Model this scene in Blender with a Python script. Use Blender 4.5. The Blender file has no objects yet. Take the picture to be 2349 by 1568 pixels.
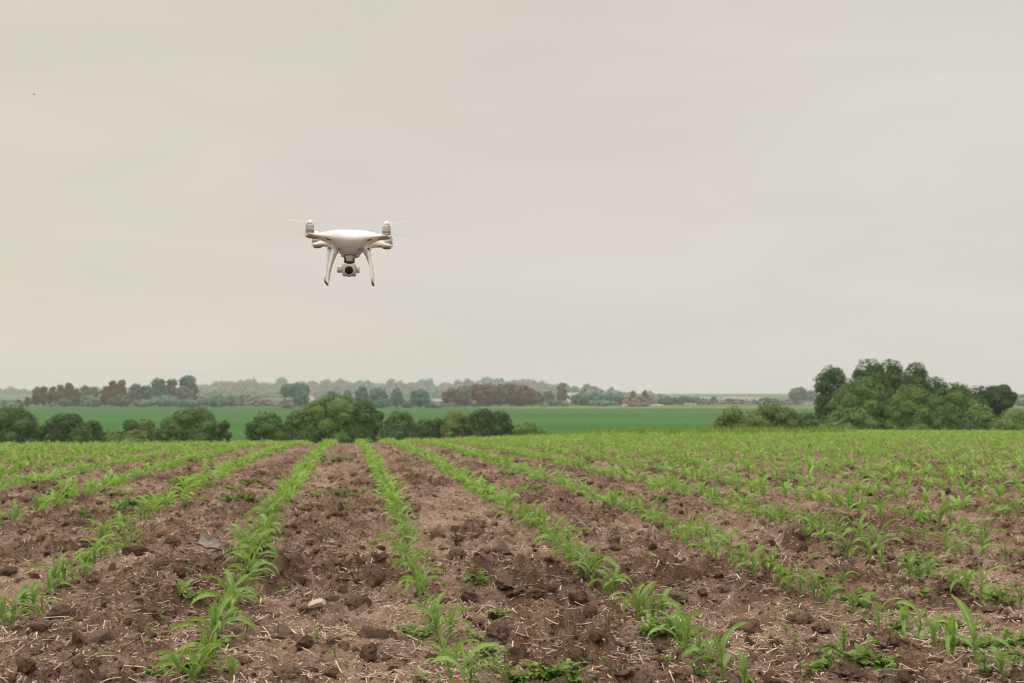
import bpy, math, random
import numpy as np
from mathutils import Vector, Matrix

R = math.radians
sc = bpy.context.scene
COL = sc.collection

# ------------------------------------------------------------------ camera
F = 2936.0 / 2349.0            # focal length in picture widths (45 mm on 36 mm)
EYE = 0.65
PITCH = math.atan(116.0 / 2936.0)
cam_d = bpy.data.cameras.new("camera")
cam_d.sensor_width = 36.0
cam_d.lens = 36.0 * F
cam_d.clip_start = 0.05
cam_d.clip_end = 9000
cam_d.dof.use_dof = True
cam_d.dof.focus_distance = 3.6
cam_d.dof.aperture_fstop = 8.0
cam = bpy.data.objects.new("camera", cam_d)
COL.objects.link(cam)
cam.location = (0, 0, EYE)
cam.rotation_euler = (R(90) + PITCH, 0, 0)
sc.camera = cam

# ------------------------------------------------------------------ world, sun, exposure
SUN_EL, SUN_AZ = R(52), R(-48)     # azimuth measured from +y towards +x, sun behind left
SUN_DIR = Vector((-0.62, -0.45, 0.0)).normalized() * math.cos(SUN_EL) + Vector((0, 0, math.sin(SUN_EL)))
sun_d = bpy.data.lights.new("sun", 'SUN')
sun_d.energy = 0.7
sun_d.angle = R(40)
sun_d.color = (1.0, 0.96, 0.88)
sun = bpy.data.objects.new("sun", sun_d)
COL.objects.link(sun)
sun.rotation_euler = SUN_DIR.to_track_quat('Z', 'Y').to_euler()

sc.view_settings.view_transform = 'Standard'
sc.view_settings.look = 'None'
sc.view_settings.exposure = 0.14
sc.view_settings.gamma = 1.0
sc.view_settings.use_curve_mapping = False

w = bpy.data.worlds.new("World")
sc.world = w
w.use_nodes = True
nt = w.node_tree
nt.nodes.clear()
N = nt.nodes.new
L = nt.links.new
out = N('ShaderNodeOutputWorld')
sky = N('ShaderNodeTexSky')
sky.sky_type = 'NISHITA'
sky.sun_disc = False
sky.sun_elevation = SUN_EL
sky.sun_rotation = math.atan2(SUN_DIR.x, SUN_DIR.y)
bg_sky = N('ShaderNodeBackground'); bg_sky.inputs['Strength'].default_value = 0.1
L(sky.outputs[0], bg_sky.inputs['Color'])
tc = N('ShaderNodeTexCoord')
mp = N('ShaderNodeMapping'); mp.inputs['Scale'].default_value = (1.0, 1.0, 5.5)
L(tc.outputs['Generated'], mp.inputs['Vector'])
n1 = N('ShaderNodeTexNoise'); n1.inputs['Scale'].default_value = 2.6; n1.inputs['Detail'].default_value = 5; n1.inputs['Roughness'].default_value = 0.48
n1.inputs['Distortion'].default_value = 0.5
L(mp.outputs[0], n1.inputs['Vector'])
n2 = N('ShaderNodeTexNoise'); n2.inputs['Scale'].default_value = 1.5; n2.inputs['Detail'].default_value = 3
L(mp.outputs[0], n2.inputs['Vector'])
sep = N('ShaderNodeSeparateXYZ'); L(tc.outputs['Generated'], sep.inputs[0])
def wmath(op, a, b=None, c=None):
    m = N('ShaderNodeMath'); m.operation = op
    for i, v in enumerate((a, b, c)):
        if v is None: continue
        if isinstance(v, (int, float)): m.inputs[i].default_value = v
        else: L(v, m.inputs[i])
    return m.outputs[0]
# warm to the left of the view, cooler to the right
side = wmath('ADD', wmath('MULTIPLY', sep.outputs['X'], 1.15), wmath('MULTIPLY', wmath('SUBTRACT', n2.outputs['Fac'], 0.5), 1.3))
side = wmath('ADD', side, 0.42)
side = wmath('ADD', side, wmath('MULTIPLY', wmath('MAXIMUM', wmath('SUBTRACT', 0.12, sep.outputs['Z']), 0.0), 2.6))
rs = N('ShaderNodeValToRGB')
rs.color_ramp.elements[0].position = 0.12; rs.color_ramp.elements[0].color = (0.652, 0.608, 0.514, 1)
rs.color_ramp.elements[1].position = 0.80; rs.color_ramp.elements[1].color = (0.662, 0.612, 0.568, 1)
e = rs.color_ramp.elements.new(0.45); e.color = (0.656, 0.596, 0.538, 1)
L(side, rs.inputs[0])
rb = N('ShaderNodeMapRange'); rb.inputs['From Min'].default_value = 0.36; rb.inputs['From Max'].default_value = 0.66
rb.inputs['To Min'].default_value = 0.972; rb.inputs['To Max'].default_value = 1.066
L(n1.outputs['Fac'], rb.inputs['Value'])
zr = N('ShaderNodeMapRange'); zr.interpolation_type = 'SMOOTHSTEP'
zr.inputs['From Min'].default_value = 0.30; zr.inputs['From Max'].default_value = 0.95
zr.inputs['To Min'].default_value = 1.0; zr.inputs['To Max'].default_value = 2.7
L(sep.outputs['Z'], zr.inputs['Value'])
vm = N('ShaderNodeVectorMath'); vm.operation = 'SCALE'
hz = N('ShaderNodeMapRange'); hz.interpolation_type = 'SMOOTHSTEP'
hz.inputs['From Min'].default_value = -0.02; hz.inputs['From Max'].default_value = 0.07
hz.inputs['To Min'].default_value = 1.05; hz.inputs['To Max'].default_value = 1.0
L(sep.outputs['Z'], hz.inputs['Value'])
L(rs.outputs[0], vm.inputs[0]); L(wmath('MULTIPLY', wmath('MULTIPLY', rb.outputs[0], hz.outputs[0]), zr.outputs[0]), vm.inputs['Scale'])
bg_c = N('ShaderNodeBackground'); bg_c.inputs['Strength'].default_value = 1.0
L(vm.outputs[0], bg_c.inputs['Color'])
mxs = N('ShaderNodeMixShader'); mxs.inputs[0].default_value = 0.93
L(bg_sky.outputs[0], mxs.inputs[1]); L(bg_c.outputs[0], mxs.inputs[2])
L(mxs.outputs[0], out.inputs['Surface'])

cy = sc.cycles
cy.use_denoising = True
cy.denoising_prefilter = 'ACCURATE'
cy.pixel_filter_type = 'BLACKMAN_HARRIS'
cy.filter_width = 1.15
cy.use_adaptive_sampling = True
cy.adaptive_threshold = 0.01
cy.max_bounces = 6
cy.diffuse_bounces = 3
cy.glossy_bounces = 3
cy.transmission_bounces = 3
cy.volume_bounces = 1
cy.transparent_max_bounces = 6
cy.caustics_reflective = False
cy.caustics_refractive = False

# ------------------------------------------------------------------ helpers
def ray(u, v):
    """Direction of a point of the photograph (2349 x 1568 units), scaled to dy = 1."""
    cx, cy_ = (u - 1174.5) / 2936.0, (784.0 - v) / 2936.0
    c, s = math.cos(PITCH), math.sin(PITCH)
    d = Vector((cx, c - cy_ * s, s + cy_ * c))
    return d / d.y

def at(u, v, depth):
    d = ray(u, v)
    return Vector((d.x * depth, depth, EYE + d.z * depth))

def hsh(xi, yi, zi, seed):
    h = (xi.astype(np.int64) * 374761393 + yi.astype(np.int64) * 668265263 + zi.astype(np.int64) * 2147483647 + seed * 144269) & 0xffffffff
    h = ((h ^ (h >> 13)) * 1274126177) & 0xffffffff
    h = ((h ^ (h >> 16)) * 2246822519) & 0xffffffff
    return (h ^ (h >> 15)).astype(np.float64) / 4294967296.0

def perlin2(x, y, seed=0):
    xi, yi = np.floor(x), np.floor(y)
    fx, fy = x - xi, y - yi
    z = np.zeros_like(xi)
    ux, uy = fx * fx * fx * (fx * (fx * 6 - 15) + 10), fy * fy * fy * (fy * (fy * 6 - 15) + 10)
    def g(a, b):
        t = hsh(xi + a, yi + b, z, seed) * 2 * np.pi
        return np.cos(t) * (fx - a) + np.sin(t) * (fy - b)
    return ((g(0, 0) * (1 - ux) + g(1, 0) * ux) * (1 - uy) + (g(0, 1) * (1 - ux) + g(1, 1) * ux) * uy) * 1.4

def vnoise3(p, seed=0):
    pi = np.floor(p); f = p - pi
    f = f * f * (3 - 2 * f)
    r = 0
    for a in (0, 1):
        for b in (0, 1):
            for c in (0, 1):
                wgt = (f[:, 0] if a else 1 - f[:, 0]) * (f[:, 1] if b else 1 - f[:, 1]) * (f[:, 2] if c else 1 - f[:, 2])
                r = r + wgt * hsh(pi[:, 0] + a, pi[:, 1] + b, pi[:, 2] + c, seed)
    return r * 2 - 1

def sstep(a, b, x):
    t = np.clip((x - a) / (b - a), 0, 1)
    return t * t * (3 - 2 * t)

def make_mesh(name, V, faces, mat=None, smooth=True, uv=None, col=None):
    """faces: int array (n,3) or (n,4), or a list of such arrays."""
    me = bpy.data.meshes.new(name)
    V = np.asarray(V, dtype=np.float32)
    if not isinstance(faces, list): faces = [faces]
    faces = [np.asarray(f, dtype=np.int32) for f in faces if len(f)]
    nl = sum(f.size for f in faces); npoly = sum(len(f) for f in faces)
    me.vertices.add(len(V)); me.vertices.foreach_set('co', V.ravel())
    me.loops.add(nl); me.loops.foreach_set('vertex_index', np.concatenate([f.ravel() for f in faces]))
    tot = np.concatenate([np.full(len(f), f.shape[1], dtype=np.int32) for f in faces])
    st = np.concatenate([[0], np.cumsum(tot)[:-1]]).astype(np.int32)
    me.polygons.add(npoly)
    me.polygons.foreach_set('loop_start', st)
    me.polygons.foreach_set('loop_total', tot)
    me.polygons.foreach_set('use_smooth', np.full(npoly, smooth, dtype=bool))
    if uv is not None:
        idx = np.concatenate([f.ravel() for f in faces])
        lay = me.uv_layers.new(name='UVMap')
        lay.data.foreach_set('uv', np.asarray(uv, dtype=np.float32)[idx].ravel())
    if col is not None:
        at_ = me.attributes.new('tint', 'FLOAT_COLOR', 'POINT')
        c = np.ones((len(V), 4), dtype=np.float32); c[:, :col.shape[1]] = col
        at_.data.foreach_set('color', c.ravel())
    me.update(calc_edges=True)
    if mat is not None: me.materials.append(mat)
    return me

class MB:
    """Collects shapes into one mesh."""
    def __init__(s): s.V, s.Q, s.T, s.n = [], [], [], 0
    def add(s, V, F):
        V = np.asarray(V, dtype=np.float64).reshape(-1, 3); F = np.asarray(F, dtype=np.int64)
        s.V.append(V); (s.Q if F.shape[1] == 4 else s.T).append(F + s.n); s.n += len(V)
    def box(s, c, size, rot=None):
        v = np.array([(x, y, z) for z in (-.5, .5) for y in (-.5, .5) for x in (-.5, .5)]) * np.array(size)
        if rot is not None: v = v @ np.array(rot.to_3x3()).T
        f = [(0, 2, 3, 1), (4, 5, 7, 6), (0, 1, 5, 4), (2, 6, 7, 3), (0, 4, 6, 2), (1, 3, 7, 5)]
        s.add(v + np.array(c), f)
    def lathe(s, prof, seg=24, M=None):
        """prof: (radius, z) pairs from bottom to top."""
        P = np.array(prof, dtype=float); a = np.arange(seg) * 2 * np.pi / seg
        V = np.stack([P[:, 0, None] * np.cos(a), P[:, 0, None] * np.sin(a), np.repeat(P[:, 1, None], seg, 1)], -1).reshape(-1, 3)
        n = len(P); f = []
        i = np.arange(seg); j = (i + 1) % seg
        for k in range(n - 1):
            f.append(np.stack([k * seg + i, k * seg + j, (k + 1) * seg + j, (k + 1) * seg + i], -1))
        if M is not None: V = V @ np.array(M.to_3x3()).T + np.array(M.translation)
        s.add(V, np.concatenate(f))
    def tube(s, pts, rad, seg=8, flat=None):
        """Swept tube; rad per point; flat = (a, b) scales of the two cross axes."""
        P = np.array(pts, dtype=float); n = len(P)
        rad = np.full(n, rad) if np.isscalar(rad) else np.array(rad)
        T = np.gradient(P, axis=0); T /= np.linalg.norm(T, axis=1)[:, None] + 1e-12
        ref = np.array((1.0, 0.03, 0.02)) if abs(T[:, 0]).mean() < .8 else np.array((0, 1.0, 0))
        A = ref - (T @ ref)[:, None] * T; A /= np.linalg.norm(A, axis=1)[:, None] + 1e-12
        B = np.cross(T, A)
        a = np.arange(seg) * 2 * np.pi / seg
        fa, fb = flat or (1, 1)
        V = P[:, None] + rad[:, None, None] * (fa * np.cos(a)[None, :, None] * A[:, None] + fb * np.sin(a)[None, :, None] * B[:, None])
        i = np.arange(seg); j = (i + 1) % seg
        f = [np.stack([k * seg + i, k * seg + j, (k + 1) * seg + j, (k + 1) * seg + i], -1) for k in range(n - 1)]
        base = s.n
        s.add(V.reshape(-1, 3), np.concatenate(f))
        c0 = s.n
        s.V.append(np.array([P[0], P[-1]])); s.n += 2
        s.T.append(np.stack([np.full(seg, c0), base + j, base + i], -1))
        e = base + (n - 1) * seg
        s.T.append(np.stack([np.full(seg, c0 + 1), e + i, e + j], -1))
    def mesh(s, name, mat, smooth=True):
        F = []
        if s.Q: F.append(np.concatenate(s.Q))
        if s.T: F.append(np.concatenate(s.T))
        return make_mesh(name, np.concatenate(s.V), F, mat, smooth)

def obj(name, me, parent=None, loc=None, rot=None, scale=None):
    o = bpy.data.objects.new(name, me)
    COL.objects.link(o)
    if parent is not None: o.parent = parent
    if loc is not None: o.location = loc
    if rot is not None: o.rotation_euler = rot
    if scale is not None: o.scale = (scale,) * 3 if np.isscalar(scale) else scale
    return o

def tag(o, label, cat, group=None, kind=None):
    if label: o['label'] = label
    if cat: o['category'] = cat
    if group: o['group'] = group
    if kind: o['kind'] = kind
    return o

def auto_smooth(me, ang=35):
    try: me.set_sharp_from_angle(angle=R(ang))
    except Exception: pass
    return me

def ico(sub):
    import bmesh
    bm = bmesh.new(); bmesh.ops.create_icosphere(bm, subdivisions=sub, radius=1.0)
    V = np.array([v.co[:] for v in bm.verts]); F_ = np.array([[v.index for v in f.verts] for f in bm.faces]); bm.free()
    return V, F_
ICO = {k: ico(k) for k in (1, 2, 3, 4)}

# ------------------------------------------------------------------ materials
def new_mat(name):
    m = bpy.data.materials.new(name); m.use_nodes = True
    t = m.node_tree
    return m, t, t.nodes['Principled BSDF'], t.nodes.new, t.links.new

def plain(name, col, rough=0.5, spec=0.5, metal=0.0, noise=0.0, nscale=20.0, bump=0.0, bscale=200.0, coat=0.0):
    m, t, p, N, L = new_mat(name)
    p.inputs['Base Color'].default_value = (*col, 1)
    p.inputs['Roughness'].default_value = rough
    p.inputs['Specular IOR Level'].default_value = spec
    p.inputs['Metallic'].default_value = metal
    p.inputs['Coat Weight'].default_value = coat
    tc = N('ShaderNodeTexCoord')
    if noise:
        n = N('ShaderNodeTexNoise'); n.inputs['Scale'].default_value = nscale; n.inputs['Detail'].default_value = 6
        L(tc.outputs['Object'], n.inputs['Vector'])
        r = N('ShaderNodeValToRGB')
        r.color_ramp.elements[0].position = .3; r.color_ramp.elements[1].position = .7
        r.color_ramp.elements[0].color = (*[c * (1 - noise) for c in col], 1)
        r.color_ramp.elements[1].color = (*[min(1, c * (1 + noise)) for c in col], 1)
        L(n.outputs['Fac'], r.inputs[0]); L(r.outputs[0], p.inputs['Base Color'])
    if bump:
        n = N('ShaderNodeTexNoise'); n.inputs['Scale'].default_value = bscale; n.inputs['Detail'].default_value = 5
        L(tc.outputs['Object'], n.inputs['Vector'])
        b = N('ShaderNodeBump'); b.inputs['Strength'].default_value = bump; b.inputs['Distance'].default_value = 1.0 / bscale
        L(n.outputs['Fac'], b.inputs['Height']); L(b.outputs[0], p.inputs['Normal'])
    return m

def leaf_mat(name, c_dark, c_light, trans=0.3, vein=False, world_noise=None, rough=0.5):
    """Foliage: tint varies leaf by leaf (random per island) and between clumps."""
    m, t, p, N, L = new_mat(name)
    geo = N('ShaderNodeNewGeometry'); tc = N('ShaderNodeTexCoord')
    oi = N('ShaderNodeObjectInfo')
    r = N('ShaderNodeValToRGB')
    r.color_ramp.elements[0].position = 0.0; r.color_ramp.elements[1].position = 1.0
    r.color_ramp.elements[0].color = (*c_dark, 1); r.color_ramp.elements[1].color = (*c_light, 1)
    fac = geo.outputs['Random Per Island']
    if world_noise:
        n = N('ShaderNodeTexNoise'); n.inputs['Scale'].default_value = world_noise; n.inputs['Detail'].default_value = 2
        L(tc.outputs['Object'], n.inputs['Vector'])
        mr = N('ShaderNodeMapRange'); mr.inputs['From Min'].default_value = .32; mr.inputs['From Max'].default_value = .68
        L(n.outputs['Fac'], mr.inputs['Value'])
        mx = N('ShaderNodeMath'); mx.operation = 'MULTIPLY_ADD'; mx.inputs[1].default_value = .28
        L(geo.outputs['Random Per Island'], mx.inputs[0])
        ms = N('ShaderNodeMath'); ms.operation = 'MULTIPLY'; ms.inputs[1].default_value = .72
        L(mr.outputs[0], ms.inputs[0]); L(ms.outputs[0], mx.inputs[2])
        fac = mx.outputs[0]
    L(fac, r.inputs[0])
    colr = r.outputs[0]
    hs = N('ShaderNodeHueSaturation')
    mr2 = N('ShaderNodeMapRange'); mr2.inputs['To Min'].default_value = .86; mr2.inputs['To Max'].default_value = 1.14
    L(oi.outputs['Random'], mr2.inputs['Value']); L(mr2.outputs[0], hs.inputs['Value'])
    L(colr, hs.inputs['Color']); colr = hs.outputs[0]
    if vein:
        uv = N('ShaderNodeUVMap'); sx = N('ShaderNodeSeparateXYZ'); L(uv.outputs[0], sx.inputs[0])
        def mth(op, a, b):
            q = N('ShaderNodeMath'); q.operation = op
            for i, v in enumerate((a, b)):
                if isinstance(v, (int, float)): q.inputs[i].default_value = v
                else: L(v, q.inputs[i])
            return q.outputs[0]
        d = mth('ABSOLUTE', mth('SUBTRACT', sx.outputs['X'], .5), 0)
        mid = N('ShaderNodeMapRange'); mid.inputs['From Min'].default_value = .03; mid.inputs['From Max'].default_value = .12
        mid.inputs['To Min'].default_value = .55; mid.inputs['To Max'].default_value = 0
        L(d, mid.inputs['Value'])
        mix = N('ShaderNodeMix'); mix.data_type = 'RGBA'
        mix.inputs['B'].default_value = (*[min(1, c * 1.35 + .03) for c in c_light], 1)
        L(mid.outputs[0], mix.inputs['Factor']); L(colr, mix.inputs['A'])
        # blotches along the blade, yellower tip
        tip = N('ShaderNodeMapRange'); tip.inputs['From Min'].default_value = .86; tip.inputs['From Max'].default_value = 1.0; tip.inputs['To Max'].default_value = .6
        L(sx.outputs['Y'], tip.inputs['Value'])
        mix2 = N('ShaderNodeMix'); mix2.data_type = 'RGBA'; mix2.inputs['B'].default_value = (.27, .30, .07, 1)
        L(tip.outputs[0], mix2.inputs['Factor']); L(mix.outputs['Result'], mix2.inputs['A'])
        bn = N('ShaderNodeTexNoise'); bn.inputs['Scale'].default_value = 55; bn.inputs['Detail'].default_value = 4
        L(tc.outputs['Object'], bn.inputs['Vector'])
        bm_ = N('ShaderNodeMapRange'); bm_.inputs['From Min'].default_value = .3; bm_.inputs['From Max'].default_value = .7
        bm_.inputs['To Min'].default_value = .74; bm_.inputs['To Max'].default_value = 1.2
        L(bn.outputs['Fac'], bm_.inputs['Value'])
        sc_ = N('ShaderNodeVectorMath'); sc_.operation = 'SCALE'
        L(mix2.outputs['Result'], sc_.inputs[0]); L(bm_.outputs[0], sc_.inputs['Scale'])
        colr = sc_.outputs[0]
        wv = mth('SINE', mth('MULTIPLY', sx.outputs['X'], 75.0), 0)
        b = N('ShaderNodeBump'); b.inputs['Strength'].default_value = .35; b.inputs['Distance'].default_value = .0006
        L(wv, b.inputs['Height']); L(b.outputs[0], p.inputs['Normal'])
    L(colr, p.inputs['Base Color'])
    p.inputs['Roughness'].default_value = rough
    p.inputs['Specular IOR Level'].default_value = .3
    if trans:
        tr = N('ShaderNodeBsdfTranslucent')
        g = N('ShaderNodeVectorMath'); g.operation = 'MULTIPLY'; g.inputs[1].default_value = (1.15, 1.15, .7)
        L(colr, g.inputs[0]); L(g.outputs[0], tr.inputs['Color'])
        mxs = N('ShaderNodeMixShader'); mxs.inputs[0].default_value = trans
        L(p.outputs[0], mxs.inputs[1]); L(tr.outputs[0], mxs.inputs[2])
        L(mxs.outputs[0], t.nodes['Material Output'].inputs['Surface'])
    return m

def soil_mat(name, dark, mid, light, use_tint):
    m, t, p, N, L = new_mat(name)
    tc = N('ShaderNodeTexCoord')
    src = tc.outputs['Object']
    n = N('ShaderNodeTexNoise'); n.inputs['Scale'].default_value = 9; n.inputs['Detail'].default_value = 9; n.inputs['Roughness'].default_value = .68
    L(src, n.inputs['Vector'])
    n3 = N('ShaderNodeTexNoise'); n3.inputs['Scale'].default_value = 130; n3.inputs['Detail'].default_value = 5; n3.inputs['Roughness'].default_value = .7
    L(src, n3.inputs['Vector'])
    f = n.outputs['Fac']
    def mth(op, a, b):
        q = N('ShaderNodeMath'); q.operation = op
        for i, v in enumerate((a, b)):
            if isinstance(v, (int, float)): q.inputs[i].default_value = v
            else: L(v, q.inputs[i])
        return q.outputs[0]
    f = mth('ADD', mth('MULTIPLY', f, .55), mth('MULTIPLY', n3.outputs['Fac'], .45))
    if use_tint:
        a = N('ShaderNodeAttribute'); a.attribute_name = 'tint'
        sx = N('ShaderNodeSeparateColor'); L(a.outputs['Color'], sx.inputs[0])
        f = mth('ADD', f, mth('MULTIPLY', mth('SUBTRACT', sx.outputs[0], .5), .15))
    else:
        oi = N('ShaderNodeObjectInfo')
        gi = N('ShaderNodeNewGeometry')
        f = mth('ADD', f, mth('MULTIPLY', mth('SUBTRACT', oi.outputs['Random'], .5), .12))
        f = mth('ADD', f, mth('MULTIPLY', mth('SUBTRACT', gi.outputs['Random Per Island'], .5), .16))
    r = N('ShaderNodeValToRGB')
    r.color_ramp.elements[0].position = .39; r.color_ramp.elements[0].color = (*dark, 1)  # narrow ramp: earth speckle, with the dark of shaded cavities put into the colour
    r.color_ramp.elements[1].position = .63; r.color_ramp.elements[1].color = (*light, 1)
    e = r.color_ramp.elements.new(.5); e.color = (*mid, 1)
    L(f, r.inputs[0]); L(r.outputs[0], p.inputs['Base Color'])
    p.inputs['Roughness'].default_value = .95
    p.inputs['Specular IOR Level'].default_value = .12
    b = N('ShaderNodeBump'); b.inputs['Strength'].default_value = 1.0; b.inputs['Distance'].default_value = .013
    n5 = N('ShaderNodeTexNoise'); n5.inputs['Scale'].default_value = 48; n5.inputs['Detail'].default_value = 3; n5.inputs['Roughness'].default_value = .6
    L(src, n5.inputs['Vector'])
    b0 = N('ShaderNodeBump'); b0.inputs['Strength'].default_value = .9; b0.inputs['Distance'].default_value = .022
    L(n5.outputs['Fac'], b0.inputs['Height']); L(b0.outputs[0], b.inputs['Normal'])
    L(n3.outputs['Fac'], b.inputs['Height'])
    n4 = N('ShaderNodeTexNoise'); n4.inputs['Scale'].default_value = 420; n4.inputs['Detail'].default_value = 4
    L(src, n4.inputs['Vector'])
    b2 = N('ShaderNodeBump'); b2.inputs['Strength'].default_value = .7; b2.inputs['Distance'].default_value = .002
    L(n4.outputs['Fac'], b2.inputs['Height']); L(b.outputs[0], b2.inputs['Normal'])
    L(b2.outputs[0], p.inputs['Normal'])
    return m

M_SOIL = soil_mat('field soil', (.112, .069, .049), (.244, .158, .113), (.464, .332, .248), True)
M_CLOD = soil_mat('soil clod', (.112, .069, .049), (.230, .148, .105), (.420, .300, .224), False)
M_CORN = leaf_mat('corn leaf', (.205, .350, .080), (.325, .470, .145), trans=.40, vein=True, rough=.42)
M_CORN_STEM = leaf_mat('corn stem', (.150, .260, .075), (.200, .300, .090), trans=.1)
M_CORN_FAR = leaf_mat('corn leaf far', (.215, .400, .082), (.370, .560, .155), trans=.40)
M_WEED = leaf_mat('weed leaf', (.125, .235, .045), (.290, .410, .110), trans=.35)
M_WEED_STEM = plain('weed stem', (.12, .16, .05), .6)
M_STRAW = leaf_mat('straw', (.420, .315, .225), (.800, .670, .530), trans=0, rough=.7)
M_STONE = plain('pale stone', (.50, .42, .335), .8, noise=.22, nscale=60, bump=.6, bscale=250)
M_SCRAP = plain('grey scrap', (.20, .182, .16), .8, noise=.55, nscale=45, bump=.6, bscale=160)
M_BARK = plain('bark', (.10, .08, .06), .9, noise=.3, nscale=6, bump=.8, bscale=12)

# ------------------------------------------------------------------ terrain
CX = [-12.9, -4.7, 0, 5, 9.9, 24.2]
CC = [.00073, .000534, .00034, .00014, .00015, .000184]
EX = [-14, -4.7, 0, 2.5, 6, 11, 14, 24]
EY = [46, 49, 50, 41, 37, 40, 56, 74]
def corn_end(x): return np.interp(x, EX, EY)
def terrain(x, y):
    x = np.asarray(x, dtype=float); y = np.asarray(y, dtype=float)
    c = np.interp(x, CX, CC)
    yy = np.maximum(y - 12, 0)
    zf = -.01465 * np.clip(y, -40, 400) - c * np.minimum(yy, 120) ** 2
    zfar = -6.5 + 4.2 * sstep(900, 1850, np.hypot(x, y)) + .22 * perlin2(x / 90 + 3.3, y / 90 + 1.7, 5) * sstep(120, 220, y)
    rr = np.where(y > 0, y, 0) + np.maximum(np.abs(x) - 45, 0) * .6
    s = sstep(60, 125, rr)
    return zf * (1 - s) + zfar * s

def lumps(x, y, cell, dens, hmin, hmax, seed):
    """Rounded clods standing out of the soil, one chance per cell."""
    out_ = np.zeros_like(x)
    xi, yi = np.floor(x / cell), np.floor(y / cell)
    z = np.zeros_like(xi)
    for a in (-1, 0, 1):
        for b in (-1, 0, 1):
            cx, cy_ = xi + a, yi + b
            on = hsh(cx, cy_, z, seed) < dens
            px = (cx + .15 + .7 * hsh(cx, cy_, z, seed + 1)) * cell
            py = (cy_ + .15 + .7 * hsh(cx, cy_, z, seed + 2)) * cell
            h = hmin + (hmax - hmin) * hsh(cx, cy_, z, seed + 3) ** 1.8
            rad = np.minimum(cell * .62, h * (1.3 + .9 * hsh(cx, cy_, z, seed + 4)))
            an = hsh(cx, cy_, z, seed + 5) * np.pi
            dx, dy = x - px, y - py
            ex = (dx * np.cos(an) + dy * np.sin(an)) / 1.25; ey = (-dx * np.sin(an) + dy * np.cos(an))
            d = np.sqrt(ex * ex + ey * ey) / rad
            out_ = np.maximum(out_, np.where(on, h * np.clip(1 - d * d, 0, 1) ** .36, 0))
    return out_

ROWS = {'L3': -1.97, 'L2': -1.24, 'L1': -.447, 'R1': .284, 'R2': 1.01, 'R3': 1.76, 'R4': 2.50, 'R5': 3.25}
ROWK = -.1272
def rough_mask(x, y):
    # between the rows the soil is crusted in places and cloddy in others
    m = .5 + .75 * perlin2(x / .75, y / 1.1, 11) + .3 * perlin2(x / .22, y / .3, 12)
    t = x - ROWK * y
    ph = np.abs(((t + .447) / .735 + .5) % 1.0 - .5)      # 0 on a row, .5 mid strip
    return np.clip(m + .55 * (ph - .3), 0, 1)

def micro(x, y):
    rm = rough_mask(x, y)
    wx = x + .03 * perlin2(x / .07, y / .07, 31) + .01 * perlin2(x / .025, y / .025, 33)
    wy = y + .03 * perlin2(x / .07 + 9, y / .07, 32) + .01 * perlin2(x / .025, y / .025 + 5, 34)
    h = .016 * perlin2(x / .5, y / .5, 1) + .014 * perlin2(x / .19, y / .19, 2)
    h = h + (.4 + 1.2 * rm) * .020 * (np.abs(perlin2(wx / .085, wy / .085, 3)) - .2) + (.45 + rm) * .024 * perlin2(wx / .042, wy / .042, 4)
    h = h + (.5 + rm) * .0120 * perlin2(wx / .019, wy / .017, 6)
    h = h + (.25 + rm) * .95 * lumps(wx, wy, .16, .55, .014, .062, 40)
    h = h + (.15 + rm) * lumps(wx, wy, .098, .6, .010, .040, 60)
    h = h + (.3 + rm) * lumps(wx, wy, .062, .75, .008, .028, 50)
    return h - MEAN_RELIEF, rm
MEAN_RELIEF = 0.0
_g = np.random.RandomState(1)
MEAN_RELIEF = float(micro(_g.uniform(-3, 3, 20000), _g.uniform(3, 9, 20000))[0].mean()) + .004

def soil_z(x, y):
    x = np.atleast_1d(np.asarray(x, dtype=float)); y = np.atleast_1d(np.asarray(y, dtype=float))
    return terrain(x, y) + micro(x, y)[0]

def ground_at(u, v):
    """Point of the field seen at a point of the photograph."""
    d = ray(u, v)
    ts = 1.5 * 1.0015 ** np.arange(2560)
    zs = terrain(d.x * ts, ts) + np.clip(micro(d.x * ts, ts)[0], -.03, .02) * .75
    hit = np.nonzero(EYE + d.z * ts < zs)[0]
    hi = float(ts[hit[0]]) if len(hit) else float(ts[-1])
    return d.x * hi, hi

# field soil: fine near the camera, coarser with distance
def build_soil():
    ln = [1.5]
    while ln[-1] < 78: ln.append(ln[-1] * (1.0032 if ln[-1] < 20 else 1.008))
    r = np.array(ln)
    th = np.concatenate([np.arange(-44, -25, .32), np.arange(-25, 25, .1), np.arange(25, 44.1, .32)])
    RR, TH = np.meshgrid(r, np.radians(th), indexing='ij')
    x, y = RR * np.sin(TH), RR * np.cos(TH)
    h, rm = micro(x, y)
    fade = 1 - .0 * y
    e = corn_end(x)
    z = terrain(x, y) + h * fade - .25 * sstep(-1.2, 1.5, y - e)
    V = np.stack([x, y, z], -1).reshape(-1, 3)
    nr, nt_ = x.shape
    i = np.arange(nr * nt_).reshape(nr, nt_)
    f = np.stack([i[:-1, :-1], i[:-1, 1:], i[1:, 1:], i[1:, :-1]], -1).reshape(-1, 4)[:, ::-1]
    keep = ((y - e) < 2.0).reshape(-1)[f].all(1)
    f = f[keep]
    used = np.zeros(len(V), bool); used[f.ravel()] = True
    rem = np.cumsum(used) - 1
    tint = np.clip(1.05 - rm.reshape(-1) * .75 + .25 * perlin2(x / .3, y / .3, 77).reshape(-1), 0, 1)[used]
    me = make_mesh('field_soil', V[used], rem[f], M_SOIL, True, col=np.stack([tint] * 3, -1))
    o = obj('field_soil', me)
    tag(o, 'brown cloddy soil of the corn field with straw scattered on it', 'soil', kind='structure')
build_soil()

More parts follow.
